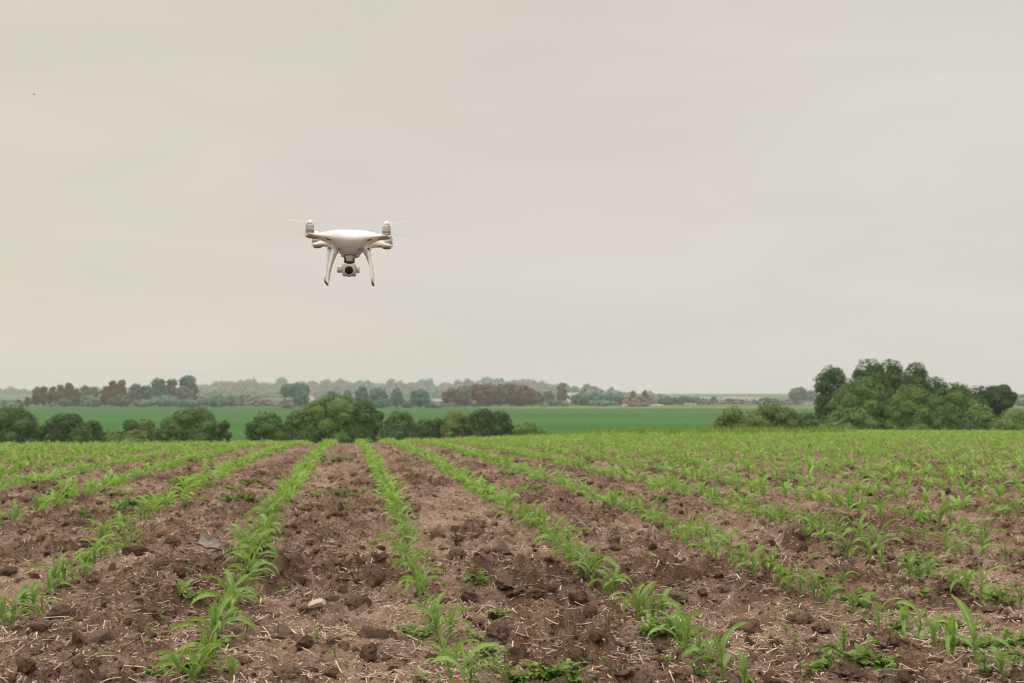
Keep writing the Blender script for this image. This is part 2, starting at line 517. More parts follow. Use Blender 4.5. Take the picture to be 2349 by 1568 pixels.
# the ground beyond and under it, out to the horizon
def build_ground():
    r = [0.0, .8, 2]
    while r[-1] < 2250: r.append(min(r[-1] * 1.035 + .1, 2250.0))
    r = np.array(r)
    th = np.radians(np.concatenate([np.arange(-180, -40, 5), np.arange(-40, 40, .6), np.arange(40, 180, 5)]))
    RR, TH = np.meshgrid(r, th, indexing='ij')
    x, y = RR * np.sin(TH), RR * np.cos(TH)
    e = corn_end(x)
    infield = (y < e)
    z = terrain(x, y) - .22 * (1 - sstep(-2.5, .5, y - e)) * 1.0
    g_soil = np.array((.2, .13, .095)); g_grass = np.array((.135, .205, .040)); g_crop = np.array((.046, .138, .026))
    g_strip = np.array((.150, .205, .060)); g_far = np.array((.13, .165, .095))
    wob = 26 * perlin2(x / 160, y / 160, 8) + .10 * x
    a = sstep(150, 165, y + wob * .3)[..., None]
    c = g_grass * (1 - a) + g_crop * a
    band = perlin2(x / 300, (y + wob) / 60, 9)[..., None]
    c = c * (1 + (.22 * band + .10 * perlin2(x / 500, (y + .25 * x) / 14, 19)[..., None]) * a)
    s1 = (sstep(548, 560, y - .02 * x) * sstep(-25, 10, x))[..., None]
    c = c * (1 - s1) + g_strip * s1
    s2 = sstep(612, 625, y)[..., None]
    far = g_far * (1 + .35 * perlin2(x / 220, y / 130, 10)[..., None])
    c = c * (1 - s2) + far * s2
    c = np.where(infield[..., None], g_soil, c)
    V = np.stack([x, y, z], -1).reshape(-1, 3)
    nr, nt_ = x.shape
    i = np.arange(nr * nt_).reshape(nr, nt_); j = np.roll(i, -1, axis=1)
    f = np.stack([i[:-1], j[:-1], j[1:], i[1:]], -1).reshape(-1, 4)[:, ::-1]
    m, t, p, N, L = new_mat('far ground')
    at_ = N('ShaderNodeAttribute'); at_.attribute_name = 'tint'
    tc = N('ShaderNodeTexCoord')
    mp = N('ShaderNodeMapping'); mp.inputs['Scale'].default_value = (.35, 1.2, 1)
    n = N('ShaderNodeTexNoise'); n.inputs['Scale'].default_value = .25; n.inputs['Detail'].default_value = 8; n.inputs['Roughness'].default_value = .65
    L(tc.outputs['Object'], mp.inputs[0]); L(mp.outputs[0], n.inputs['Vector'])
    mr = N('ShaderNodeMapRange'); mr.inputs['From Min'].default_value = .3; mr.inputs['From Max'].default_value = .7
    mr.inputs['To Min'].default_value = .82; mr.inputs['To Max'].default_value = 1.18
    L(n.outputs['Fac'], mr.inputs['Value'])
    s = N('ShaderNodeVectorMath'); s.operation = 'SCALE'
    L(at_.outputs['Color'], s.inputs[0]); L(mr.outputs[0], s.inputs['Scale']); L(s.outputs[0], p.inputs['Base Color'])
    p.inputs['Roughness'].default_value = 1; p.inputs['Specular IOR Level'].default_value = .05
    me = make_mesh('ground', V, f, m, True, col=c.reshape(-1, 3))
    tag(obj('ground', me), 'wide green plain of crop fields reaching the low horizon', 'ground', kind='structure')
build_ground()

def merge(parts):
    """parts: list of (V, F, UV or None) -> one."""
    Vs, Fs, Us, n = [], [], [], 0
    for V, F_, U in parts:
        Vs.append(V); Fs.append(np.asarray(F_) + n); n += len(V)
        Us.append(U if U is not None else np.zeros((len(V), 2)))
    return np.concatenate(Vs), np.concatenate(Fs), np.concatenate(Us)

# ------------------------------------------------------------------ corn
def blade(rng, base, az, length, width, e0, e1, pw, seg, across, twist, vfold, wave, round_tip=False, prof=None):
    s = np.linspace(0, 1, seg + 1)
    el = e0 - (e0 - e1) * s ** pw
    ds = length / seg
    mid = (el[:-1] + el[1:]) / 2
    rad = np.concatenate([[0], np.cumsum(np.cos(mid) * ds)]); zz = np.concatenate([[0], np.cumsum(np.sin(mid) * ds)])
    bend = rng.uniform(-.35, .35)
    azs = az + bend * s ** 2
    dirx, diry = np.cos(azs), np.sin(azs)
    px = np.concatenate([[0], np.cumsum(np.cos(mid) * ds * (dirx[:-1] + dirx[1:]) / 2)])
    py = np.concatenate([[0], np.cumsum(np.cos(mid) * ds * (diry[:-1] + diry[1:]) / 2)])
    P = np.stack([px, py, zz], -1) + base
    T = np.stack([np.cos(el) * dirx, np.cos(el) * diry, np.sin(el)], -1)
    S = np.stack([-diry, dirx, np.zeros_like(s)], -1)
    Nn = np.cross(T, S); Nn *= np.sign(Nn[:, 2:3] + 1e-9) if False else 1
    tw = twist * s ** 1.5
    S2 = S * np.cos(tw)[:, None] + Nn * np.sin(tw)[:, None]
    N2 = -S * np.sin(tw)[:, None] + Nn * np.cos(tw)[:, None]
    if prof is not None: wp = np.interp(s, prof[0], prof[1])
    elif round_tip: wp = np.interp(s, [0, .1, .35, .75, .93, 1], [.4, .55, .95, 1, .7, .15])
    else: wp = np.interp(s, [0, .08, .3, .5, .75, .92, 1], [.42, .55, .92, 1, .72, .3, .02])
    w_ = width * wp
    a = np.linspace(-1, 1, across + 1)
    V = P[:, None] + S2[:, None] * (a[None, :, None] * w_[:, None, None] / 2)
    vf = vfold * (1 - .75 * s)
    V = V + N2[:, None] * ((np.abs(a)[None] ** 1.2) * w_[:, None] / 2 * vf[:, None])[..., None]
    ph = rng.uniform(0, 6.3)
    V = V + N2[:, None] * (wave * width * np.abs(a)[None] ** 2 * np.sin(s[:, None] * rng.uniform(10, 16) + ph + a[None] * 1.3))[..., None]
    n1, n2 = V.shape[:2]
    i = np.arange(n1 * n2).reshape(n1, n2)
    f = np.stack([i[:-1, :-1], i[:-1, 1:], i[1:, 1:], i[1:, :-1]], -1).reshape(-1, 4)
    UV = np.stack(np.broadcast_arrays((a[None] + 1) / 2, s[:, None]), -1)
    return V.reshape(-1, 3), f, UV.reshape(-1, 2)

def corn_plant(seed, seg=14, across=4, stem_seg=7, nl=None, arch=False):
    """Leaves (one mesh) and stem (one mesh) of a young plant about 0.14 m tall, leaves in one plane."""
    rng = random.Random(seed)
    nl = nl or rng.choice((5, 6, 6, 7))
    parts = []
    az0 = rng.uniform(-.25, .25)
    hs = rng.uniform(.045, .065)
    for k in range(nl):
        t = k / (nl - 1)
        az = az0 + math.pi * k + rng.uniform(-.38, .38)
        hb = .006 + hs * t
        if k == 0:
            l, wd, e0, e1, pw = rng.uniform(.045, .065), rng.uniform(.012, .016), 1.0, rng.uniform(-.5, .3), 1
        elif k == nl - 1:
            l, wd, e0, e1, pw = rng.uniform(.06, .10), rng.uniform(.014, .019), 1.45, rng.uniform(.7, 1.3), 1.4
        elif k == nl - 2:
            l, wd, e0, e1, pw = rng.uniform(.13, .18), rng.uniform(.023, .030), 1.42, rng.uniform(-1.0, .5), 1.5
        else:
            l, wd, e0, e1, pw = (rng.uniform(.135, .195), rng.uniform(.019, .026), rng.uniform(1.12, 1.38), rng.uniform(-1.65, -.7), rng.uniform(.95, 1.5)) if arch else (rng.uniform(.10, .175), rng.uniform(.021, .029), rng.uniform(1.2, 1.42), rng.uniform(-1.5, .1), rng.uniform(1.15, 2.0))
        parts.append(blade(rng, np.array((0, 0, hb)), az, l, wd, e0, e1, pw, seg, across, rng.uniform(-1.7, 1.7), .5, .06, k == 0))
    V, F_, U = merge(parts)
    mb = MB()
    top = hs + .012
    lean = rng.uniform(-.004, .004)
    zz = np.linspace(-.015, top, 6)
    mb.tube([(lean * q * 10, 0, q) for q in zz], [.0042, .0040, .0046, .0044, .0038, .0022], stem_seg, (1.15, .85))
    return (V, F_, U), mb

NVAR = 30
CORN = []
for i in range(NVAR):
    (V, F_, U), mb = corn_plant(100 + i, arch=i < 16)
    CORN.append((make_mesh('leaves', V, F_, M_CORN, True, uv=U), mb.mesh('stem', M_CORN_STEM)))
CORN_LOW = []
for i in range(14):
    (V, F_, U), mb = corn_plant(700 + i, seg=5, across=2)
    CORN_LOW.append((V, F_))

REG = {'L': (0, 2000), 'M': (960, 2000), 'N': (1920, 2000), 'R': (2880, 2000),
       'l': (0, 1620), 'm': (960, 1620), 'n': (1920, 1620), 'r': (2880, 1620)}
def reg(k, x, y):
    ox, oy = REG[k]
    return (ox + x / 2.447) * .6117, (oy + y / 2.447) * .6117

HAND = {   # plants read off the photograph one by one: (region, x, y of the foot, height) in enlarged pixels
 'L2': [('L', 40, 880, 330), ('L', 92, 830, 250), ('L', 205, 735, 230), ('L', 315, 700, 250), ('L', 462, 578, 215), ('L', 497, 505, 290),
        ('L', 585, 480, 250), ('L', 668, 440, 250), ('L', 770, 365, 220), ('L', 868, 285, 270), ('L', 925, 240, 190), ('L', 975, 207, 180),
        ('L', 1068, 200, 150), ('L', 1150, 125, 170), ('L', 1205, 88, 150)],
 'L1': [('L', 1955, 960, 280), ('L', 2035, 930, 220), ('L', 1850, 1290, 260), ('L', 2200, 620, 280), ('L', 2245, 540, 280), ('L', 2150, 700, 240), ('L', 1765, 1420, 430), ('L', 1640, 1445, 220), ('L', 1888, 1300, 250), ('L', 1932, 1190, 340), ('L', 1985, 1045, 420),
        ('L', 2120, 1335, 190), ('L', 2125, 830, 420), ('L', 2078, 725, 330), ('L', 2278, 455, 330), ('L', 2330, 385, 290), ('M', 5, 340, 270), ('L', 2345, 300, 250), ('M', 30, 260, 240)],
 'R1': [('M', 1600, 870, 250), ('M', 1715, 1130, 270), ('M', 1830, 1240, 260), ('M', 1890, 1455, 440), ('M', 1775, 1330, 360), ('M', 1960, 1420, 330), ('M', 1657, 985, 340), ('M', 1782, 950, 270), ('M', 1535, 765, 200),
        ('M', 1512, 615, 310), ('M', 1482, 560, 300), ('M', 1442, 470, 260), ('M', 1395, 345, 220), ('M', 1372, 290, 240), ('M', 1330, 235, 220), ('M', 1285, 170, 230)],
 'R2': [('N', 1500, 960, 240), ('N', 1650, 1140, 240), ('N', 670, 420, 230), ('N', 540, 290, 220), ('N', 2150, 1450, 350), ('N', 1955, 1375, 480), ('N', 1790, 1270, 340), ('N', 1700, 1190, 290), ('N', 1590, 1115, 430), ('N', 1372, 797, 260),
        ('N', 1290, 797, 300), ('N', 1150, 787, 330), ('N', 930, 592, 250), ('N', 870, 582, 240), ('N', 745, 487, 350), ('N', 603, 312, 240), ('N', 400, 235, 230), ('N', 480, 245, 130)],
 'R3': [('R', 2155, 1330, 310), ('R', 1905, 1200, 460), ('R', 1695, 1130, 420), ('R', 1525, 1070, 320), ('R', 1385, 980, 340), ('R', 1020, 870, 290), ('R', 895, 740, 190),
        ('R', 780, 750, 240), ('R', 690, 490, 190), ('R', 540, 665, 260), ('R', 425, 630, 310), ('R', 300, 545, 270), ('R', 192, 540, 260), ('R', 128, 510, 240), ('R', 35, 400, 280),
        ('N', 2215, 425, 270), ('N', 2140, 367, 200), ('N', 2105, 342, 190), ('N', 1997, 297, 215), ('N', 1870, 243, 190), ('N', 1800, 228, 200), ('N', 1745, 205, 170), ('N', 1612, 142, 205)],
 'R4': [('R', 2315, 700, 290), ('R', 1950, 630, 330), ('R', 1825, 585, 310), ('R', 1690, 525, 210), ('R', 1480, 460, 250), ('R', 1355, 450, 150), ('R', 1300, 435, 240), ('R', 1035, 330, 290),
        ('R', 940, 275, 240), ('R', 765, 257, 90), ('R', 722, 247, 220), ('R', 640, 212, 180), ('R', 490, 142, 160), ('R', 350, 130, 150)],
 'R5': [('R', 2190, 282, 260), ('R', 1965, 222, 230), ('R', 1770, 212, 170), ('R', 1615, 152, 195), ('R', 1430, 82, 150), ('R', 1265, 62, 140)],
}
rngc = random.Random(5)
plants = []      # (row, x, y, scale, hand)
far_of = {}
for row, lst in HAND.items():
    for (k, px, py, h) in lst:
        u, v = reg(k, px, py)
        x, y = ground_at(u, v)
        hm = h / 2.447 * .6117 / 2936 * y
        plants.append((row, x, y, min(max(hm / .145, .45), 1.3), True))
        far_of[row] = max(far_of.get(row, 0), y)
        if (y > 3.1 and rngc.random() < (.65 if row in ('L1', 'R1', 'R2', 'L2') else .25)):
            plants.append((row, x + rngc.gauss(-.005, .012), y + rngc.uniform(.05, .09), min(max(hm / .135, .5), 1.3) * rngc.uniform(.7, 1.0), True))
row_x = {}
for row, x0 in ROWS.items(): row_x[row] = x0
k = 1
while 3.25 + .735 * k < 48: row_x['R%d' % (5 + k)] = 3.25 + .735 * k; k += 1
k = 1
while -1.97 - .735 * k > -24: row_x['L%d' % (3 + k)] = -1.97 - .735 * k; k += 1
for row, x0 in row_x.items():
    y = far_of.get(row, .9) + rngc.uniform(.08, .14)
    while y < 78:
        x = x0 + ROWK * y
        if y < float(corn_end(x)) and abs(x) < .50 * y + .35 and not (row not in far_of and y < 2.6):
            if rngc.random() > .04:
                plants.append((row, x + rngc.gauss(0, .022), y, rngc.uniform(.62, 1.02), False))
        y += (rngc.uniform(.065, .13) if rngc.random() < .90 else rngc.uniform(.14, .26)) * (1.0 if row in ('L2', 'L1', 'R1', 'R2') or y > 12 else .95)
def shown(p):
    return abs(p[1]) < .402 * p[2] and p[2] > 3.0
vis = sorted([p for p in plants if shown(p)], key=lambda p: p[2])
single = vis[:296]
ids = set(id(p) for p in single)
rest = [p for p in plants if id(p) not in ids]

ORD = ['', '1st', '2nd', '3rd'] + ['%dth' % i for i in range(4, 200)]
def row_name(row):
    n = int(row[1:]); side = 'left' if row[0] == 'L' else 'right'
    return '%s row %s of the pale stone' % (ORD[n], side)
by_row = {}
for p in single: by_row.setdefault(p[0], []).append(p)
for row, lst in by_row.items():
    lst.sort(key=lambda p: p[2])
    for n, p in enumerate(lst, 1):
        z = float(soil_z(p[1], p[2])[0])
        var = rngc.randrange(16) if (p[4] and p[2] < 7 and rngc.random() < .72) else rngc.randrange(NVAR)
        root = bpy.data.objects.new('corn_plant', None); COL.objects.link(root)
        root.empty_display_size = .05
        root.location = (p[1], p[2], z - .002)
        root.rotation_euler = (rngc.uniform(-.1, .1), rngc.uniform(-.12, .12), rngc.gauss(0, .75) + (math.pi if rngc.random() < .5 else 0))
        root.scale = (p[3] * (1.0 if var < 16 and p[4] else .98),) * 3
        if n <= 12:
            lab = 'corn plant, %s from the camera in the %s' % (ORD[n], row_name(row))
        else:
            lab = 'corn plant crowded beyond the 12th in the %s' % row_name(row)
        tag(root, lab, 'corn plant', 'young corn plants in the %s' % row_name(row))
        for me in CORN[var]:
            obj(me.name.split('.')[0], me, root)

def scatter(variants, items, name, mat, smooth=True):
    """items: (x, y, z, scale, rotz, tilt) -> one merged mesh."""
    rr = np.random.RandomState(3)
    idx = rr.randint(0, len(variants), len(items))
    A = np.array(items)
    Vs, Fs, n = [], [], 0
    for vi, (V, F_) in enumerate(variants):
        B = A[idx == vi]
        if not len(B): continue
        c, s = np.cos(B[:, 4]), np.sin(B[:, 4])
        sc_ = B[:, 3]
        X = V[None, :, 0] * sc_[:, None]; Y = V[None, :, 1] * sc_[:, None]; Z = V[None, :, 2] * sc_[:, None]
        tl = B[:, 5][:, None]
        X, Z = X * np.cos(tl) + Z * np.sin(tl), -X * np.sin(tl) + Z * np.cos(tl)
        W = np.stack([X * c[:, None] - Y * s[:, None] + B[:, 0, None], X * s[:, None] + Y * c[:, None] + B[:, 1, None], Z + B[:, 2, None]], -1)
        Vs.append(W.reshape(-1, 3))
        Fs.append((F_[None] + (np.arange(len(B)) * len(V))[:, None, None] + n).reshape(-1, F_.shape[1]))
        n += len(V) * len(B)
    return make_mesh(name, np.concatenate(Vs), np.concatenate(Fs), mat, smooth)

R_ = np.array([(p[1], p[2], p[3]) for p in rest])
zz = soil_z(R_[:, 0], R_[:, 1]) - .003
rs_ = np.random.RandomState(9)
items = np.stack([R_[:, 0], R_[:, 1], zz, R_[:, 2] * 1.05, rs_.normal(0, .7, len(R_)) + np.pi * rs_.randint(0, 2, len(R_)), rs_.uniform(-.1, .1, len(R_))], -1)
o = obj('corn_rows', scatter(CORN_LOW, items, 'corn_rows', M_CORN_FAR))
tag(o, 'mass of young green corn covering the far part of the field', 'corn', kind='stuff')

# ------------------------------------------------------------------ drone (millimetres, front towards -y)
def build_drone():
    W_ = plain('drone white shell', (.90, .92, .895), .36, .45, noise=.02, nscale=30, coat=.1)
    G_ = plain('drone grey metal', (.48, .485, .44), .42, .5, metal=.15, noise=.05, nscale=60)
    G2 = plain('drone motor grey', (.50, .51, .46), .35, .5, metal=.25, noise=.04, nscale=60)
    DK = plain('drone dark grey', (.085, .08, .068), .5, .4, noise=.1, nscale=90)
    BK = plain('drone black glass', (.012, .009, .007), .12, .18, noise=.2, nscale=60)
    LED = plain('drone red brown lamp cover', (.40, .235, .165), .25, .5, noise=.15, nscale=120)
    PAD = plain('drone grey foot pad', (.13, .10, .08), .7, .3, noise=.15, nscale=80)
    BEL = plain('drone belly shade grey', (.50, .465, .43), .45, .4, noise=.03, nscale=60)  # pinkish grey puts the shading of the pale underside into the colour
    PRP = plain('drone propeller', (.78, .78, .76), .4, .4, noise=.02, nscale=40)
    tt = PRP.node_tree; tr = tt.nodes.new('ShaderNodeBsdfTranslucent'); tr.inputs['Color'].default_value = (.86, .86, .84, 1)
    ms = tt.nodes.new('ShaderNodeMixShader'); ms.inputs[0].default_value = .8
    tt.links.new(tt.nodes['Principled BSDF'].outputs[0], ms.inputs[1]); tt.links.new(tr.outputs[0], ms.inputs[2])
    tt.links.new(ms.outputs[0], tt.nodes['Material Output'].inputs['Surface'])
    root = bpy.data.objects.new('drone', None); COL.objects.link(root); root.empty_display_size = .1
    tag(root, 'white four rotor camera drone hovering above the corn field', 'drone')
    S = .001
    A45 = 123.5

    def put(name, mb, mat, parent=root, smooth=True, sharp=None):
        me = mb.mesh(name, mat, smooth)
        me.transform(Matrix.Scale(S, 4))
        if sharp: auto_smooth(me, sharp)
        return obj(name, me, parent)

    # ---- shell: a star of four arms in plan, domed above, tapering hull below
    def sdf(x, y):
        d = np.maximum(np.abs(x), np.abs(y)) * .25 + np.hypot(x, y * .95) * .80 - 69
        for sx in (-1, 1):
            for sy in (-1, 1):
                ax, ay = sx * A45, sy * A45
                h = np.clip((x * ax + y * ay) / (ax * ax + ay * ay), 0, 1)
                wdt = 50 - 32.5 * h ** .75
                da = np.hypot(x - ax * h, y - ay * h) - wdt
                k = 16.0
                hh = np.clip(.5 + .5 * (da - d) / k, 0, 1)
                d = da * (1 - hh) + d * hh - k * hh * (1 - hh)
        return d
    nphi = 720
    ph = np.linspace(0, 2 * np.pi, nphi, endpoint=False)
    ph = ph - .16 * np.sin(4 * (ph - np.pi / 4)) / 4 * 4 * .9      # more samples round the arm tips
    lo, hi = np.full(nphi, 30.0), np.full(nphi, 260.0)
    for _ in range(40):
        m = (lo + hi) / 2
        ins = sdf(m * np.cos(ph), m * np.sin(ph)) < 0
        lo, hi = np.where(ins, m, lo), np.where(ins, hi, m)
    Rr = (lo + hi) / 2
    t = np.concatenate([np.linspace(0.02, .8, 22), 1 - .2 * (1 - np.linspace(0, 1, 14)[1:]) ** 1.8])
    def top(r): return np.interp(r, [0, 20, 40, 60, 80, 100, 120, 140, 160, 175, 195], [31.5, 31.2, 30, 27.8, 24.4, 20, 15, 10.6, 7.4, 6, 4.5])
    def bot(r): return np.interp(r, [0, 25, 40, 55, 70, 85, 100, 120, 140, 160, 175, 195], [-45, -43, -39, -33, -26.5, -21.5, -18.5, -15.5, -12.5, -10.5, -10.5, -9])
    def rings(fn, sgn):
        r = t[:, None] * Rr[None]
        zm = np.interp(r, [0, 60, 120, 195], [-3, -5, -4, -2])
        edge = np.sqrt(np.clip(1 - t ** 3.2, 0, 1))[:, None]
        z = zm + (fn(r) - zm) * edge
        return np.stack([r * np.cos(ph), r * np.sin(ph), z], -1)
    def smooth_interp(fn):
        rr = np.linspace(0, 200, 401); v = fn(rr)
        kk = np.hanning(41); kk /= kk.sum()
        vp = np.concatenate([v[1:41][::-1], v, np.full(40, v[-1])])
        v = np.convolve(vp, kk, 'same')[40:441]
        return lambda q: np.interp(q, rr, v)
    up, dn = rings(smooth_interp(top), 1), rings(smooth_interp(bot), -1)
    mb = MB()
    n1 = len(t)
    V = np.concatenate([up.reshape(-1, 3), dn.reshape(-1, 3), [[0, 0, 33], [0, 0, -45]]])
    i = np.arange(n1 * nphi).reshape(n1, nphi); j = np.roll(i, -1, 1)
    fq = np.concatenate([np.stack([i[:-1], i[1:], j[1:], j[:-1]], -1).reshape(-1, 4),
                         (np.stack([i[:-1], j[:-1], j[1:], i[1:]], -1) + n1 * nphi).reshape(-1, 4)])
    c0 = 2 * n1 * nphi
    ft = np.concatenate([np.stack([np.full(nphi, c0), i[0], j[0]], -1), np.stack([np.full(nphi, c0 + 1), j[0] + n1 * nphi, i[0] + n1 * nphi], -1)])
    me = make_mesh('shell', V * S, [fq, ft], W_, True)
    shell = obj('shell', me, root)
    # thin dark seam round the front and back of the hull
    for a0 in (-np.pi / 2, np.pi / 2):
        pts = []
        for a in np.linspace(a0 - .62, a0 + .62, 41):
            r = float(np.interp(a % (2 * np.pi), np.sort(ph % (2 * np.pi)), Rr[np.argsort(ph % (2 * np.pi))], period=2 * np.pi))
            pts.append((r * math.cos(a) * .9985, r * math.sin(a) * .9985, float(np.interp(r, [0, 60, 120, 195], [-3, -5, -4, -2]))))
        mb = MB(); mb.tube(pts, .35, 6)
        put('seam', mb, plain('drone seam', (.42, .41, .39), .6), shell)

    # ---- belly plate under the nose, with two pods and screw heads
    mb = MB()
    secs = [(-24, 46, 50, 0), (-33, 45.5, 50, 0), (-42, 38, 47, 0), (-50, 30, 43, 0), (-55, 27.5, 41, 0), (-57, 25, 38, 0), (-57.5, 12, 20, 0)]
    a = np.arange(72) * 2 * np.pi / 72
    P = []
    for z, hx, hy, oy in secs:
        e = .55
        P.append(np.stack([hx * np.sign(np.cos(a)) * np.abs(np.cos(a)) ** e, oy + hy * np.sign(np.sin(a)) * np.abs(np.sin(a)) ** e, np.full(72, float(z))], -1))
    V = np.concatenate(P)
    i = np.arange(72); jn = (i + 1) % 72
    f = np.concatenate([np.stack([k * 72 + i, (k + 1) * 72 + i, (k + 1) * 72 + jn, k * 72 + jn], -1) for k in range(len(secs) - 1)])
    mb.add(V, f)
    mb.add(P[-1], [(int(q), int((q + 1) % 72), 71 - int(q) if False else 0) for q in range(1, 70)])
    bel = put('belly_plate', mb, BEL)
    for sx in (-1, 1):
        mb = MB(); mb.lathe([(0.1, -61), (5, -60.5), (6, -58), (6, -54)], 20, Matrix.Translation((sx * 25 + 3, -32, 0)))
        put('pod', mb, BEL, bel)
        mb = MB(); mb.lathe([(0.1, 0), (2.4, 0), (2.4, 2), (.1, 2)], 14, Matrix.Translation((sx * 34, -45.9, -37)) @ Matrix.Rotation(R(90), 4, 'X'))
        put('screw', mb, DK, bel)
    # rating marks on the right flank of the belly (unreadable rings and bars)
    for k, (dx, dz) in enumerate(((0, 0), (5, 2.5), (9, 6.2))):
        mb = MB()
        p = Vector((42 + dx * .75, -38 + dx * .55, -37 + dz))
        M_ = Matrix.Translation(p) @ Matrix.Rotation(R(52), 4, 'Z') @ Matrix.Rotation(R(60), 4, 'X')
        aa = np.linspace(0, 2 * np.pi, 15)
        pts = [M_ @ Vector((1.9 * math.cos(q), 1.9 * math.sin(q), 0)) for q in aa]
        mb.tube([tuple(q) for q in pts], .35, 5)
        put('rating_mark', mb, DK, bel)

    # ---- motors, rotors, lamps and vents on each arm
    rnga = {(-1, -1): R(218), (1, -1): R(-38), (-1, 1): R(200), (1, 1): R(8)}
    for sx in (-1, 1):
        for sy in (-1, 1):
            mx_, my_ = sx * A45, sy * A45
            T_ = Matrix.Translation((mx_, my_, 0))
            mb = MB()
            mb.lathe([(0.1, 2), (14.6, 2), (14.6, 5.6), (13.5, 6.2), (13.5, 7.4), (13.9, 7.5), (13.9, 8.6), (13.5, 8.7), (13.5, 9.8), (13.9, 9.9), (13.9, 27), (13.4, 29.6), (11.5, 31.6), (.1, 32.2)], 40, T_)
            mot = put('motor', mb, G2, sharp=40)
            for zc in (6.8, 9.25, 11.6):
                mb = MB(); mb.lathe([(13.7, zc - .55), (14.12, zc - .5), (14.12, zc + .5), (13.7, zc + .55)], 40, T_)
                put('ring', mb, DK, mot)
            mb = MB()
            mb.lathe([(0.1, 32.1), (9.2, 32.1), (9.3, 33), (9.2, 33.2)], 28, T_)
            put('washer', mb, DK, mot)
            # rotor at rest
            pr = put('propeller', (lambda q: (q.lathe([(0.1, 33.2), (9.4, 33.2), (9.9, 35), (9.6, 38.5), (8.4, 42), (6, 44.6), (3, 45.7), (.1, 46)], 28, T_), q)[1])(MB()), W_, sharp=50)
            for hb in (0, 1):
                az = rnga[(sx, sy)] + hb * math.pi
                ss = np.linspace(0, 1, 16)
                rad = 6 + 114 * ss
                ch = np.interp(ss, [0, .12, .3, .6, .9, 1], [8, 12, 17, 13, 8, 4])
                tw = np.radians(np.interp(ss, [0, .2, 1], [15, 11, 5])) * (1 if sx * sy > 0 else -1)
                zz_ = 37.5 + 1.5 * ss ** 2
                pr_ = []
                na = 10
                aa = np.linspace(0, 2 * np.pi, na, endpoint=False)
                for q in range(16):
                    cxs = ch[q] / 2 * np.cos(aa) ; czs = (1.5 - .9 * ss[q]) / 2 * np.sin(aa)
                    yy_ = cxs * math.cos(tw[q]) - czs * math.sin(tw[q]); z_ = cxs * math.sin(tw[q]) + czs * math.cos(tw[q])
                    pr_.append(np.stack([np.full(na, rad[q]), yy_, z_ + zz_[q]], -1))
                V = np.concatenate(pr_)
                c, s = math.cos(az), math.sin(az)
                V = np.stack([V[:, 0] * c - V[:, 1] * s + mx_, V[:, 0] * s + V[:, 1] * c + my_, V[:, 2]], -1)
                i = np.arange(na); jn = (i + 1) % na
                f = np.concatenate([np.stack([k * na + i, k * na + jn, (k + 1) * na + jn, (k + 1) * na + i], -1) for k in range(15)])
                b = MB(); b.add(V, f)
                put('blade', b, PRP, pr)
            # lamp cover: a smooth pod hugging the underside of the arm end
            ux, uy = sx / math.sqrt(2), sy / math.sqrt(2)
            Vs, Fs = ICO[4]
            lx, lw, lz = (28, 13.5, 5.6) if sy < 0 else (20, 13.5, 6.2)
            dcen = 163 if sy < 0 else 166
            Q = Vs * np.array((lx, lw, lz))
            Q[:, 2] += -.0016 * np.minimum(Q[:, 0], 0) ** 2 * 1.0
            X = (dcen + Q[:, 0]) * ux - Q[:, 1] * uy; Y = (dcen + Q[:, 0]) * uy + Q[:, 1] * ux
            b = MB(); b.add(np.stack([X, Y, Q[:, 2] - 8.3], -1), Fs)
            put('lamp_cover', b, LED)
            if sy < 0:
                Q = Vs * np.array((6.5, 6, 3.2))
                X = (187 + Q[:, 0]) * ux - Q[:, 1] * uy; Y = (187 + Q[:, 0]) * uy + Q[:, 1] * ux
                b = MB(); b.add(np.stack([X, Y, Q[:, 2] - 5.2], -1), Fs)
                put('arm_tip', b, W_)
            # air slot on the front flank of the arm
            b = MB()
            fx, fy = (uy, -ux) if sx < 0 else (-uy, ux)
            if fy > 0: fx, fy = -fx, -fy
            p0 = Vector((ux * 113 + fx * 19.2, uy * 113 + fy * 19.2, -11.5)) if sy < 0 else Vector((ux * 113 + fx * 19.2, uy * 113 + fy * 19.2, -11.0))
            ang = math.atan2(uy, ux)
            pts = [(p0.x + ux * q, p0.y + uy * q, p0.z + (.12 * q if sy < 0 else .06 * q)) for q in np.linspace(-12, 12, 9)]
            b.tube(pts, [1.0, 2.2, 2.6, 2.7, 2.7, 2.7, 2.6, 2.2, 1.0], 10)
            put('air_slot', b, DK)

    # ---- landing gear: two U shaped legs
    def cat(P, n=10):
        P = np.array(P, dtype=float); o_ = []
        P = np.concatenate([[2 * P[0] - P[1]], P, [2 * P[-1] - P[-2]]])
        for k in range(1, len(P) - 2):
            p0, p1, p2, p3 = P[k - 1:k + 3]
            for q in np.linspace(0, 1, n, endpoint=False):
                o_.append(.5 * ((2 * p1) + (-p0 + p2) * q + (2 * p0 - 5 * p1 + 4 * p2 - p3) * q * q + (-p0 + 3 * p1 - 3 * p2 + p3) * q ** 3))
        o_.append(P[-2]); return np.array(o_)
    for sx in (-1, 1):
        path = [(50, -40, -14), (58, -52, -30), (65, -58, -48), (69, -62, -75), (73, -66, -105), (76, -69, -128), (77, -68, -138), (77, -60, -143.5), (77, -20, -144), (77, 20, -144),
                (77, 60, -143.5), (77, 68, -138), (76, 69, -128), (72, 64, -100), (65, 57, -70), (55, 49, -42), (42, 38, -20)]
        pts = cat([(sx * a_, b_, c_) for a_, b_, c_ in path], 8)
        n = len(pts)
        q = np.linspace(0, 1, n)
        rad = np.interp(q, [0, .06, .13, .2, .42, .46, .54, .62, .8, .9, 1], [10, 8.5, 6.5, 4.9, 4.2, 3.8, 3.8, 4.1, 5.0, 7.4, 11])
        mb = MB(); mb.tube(pts, rad, 20, (1.0, 1.12))
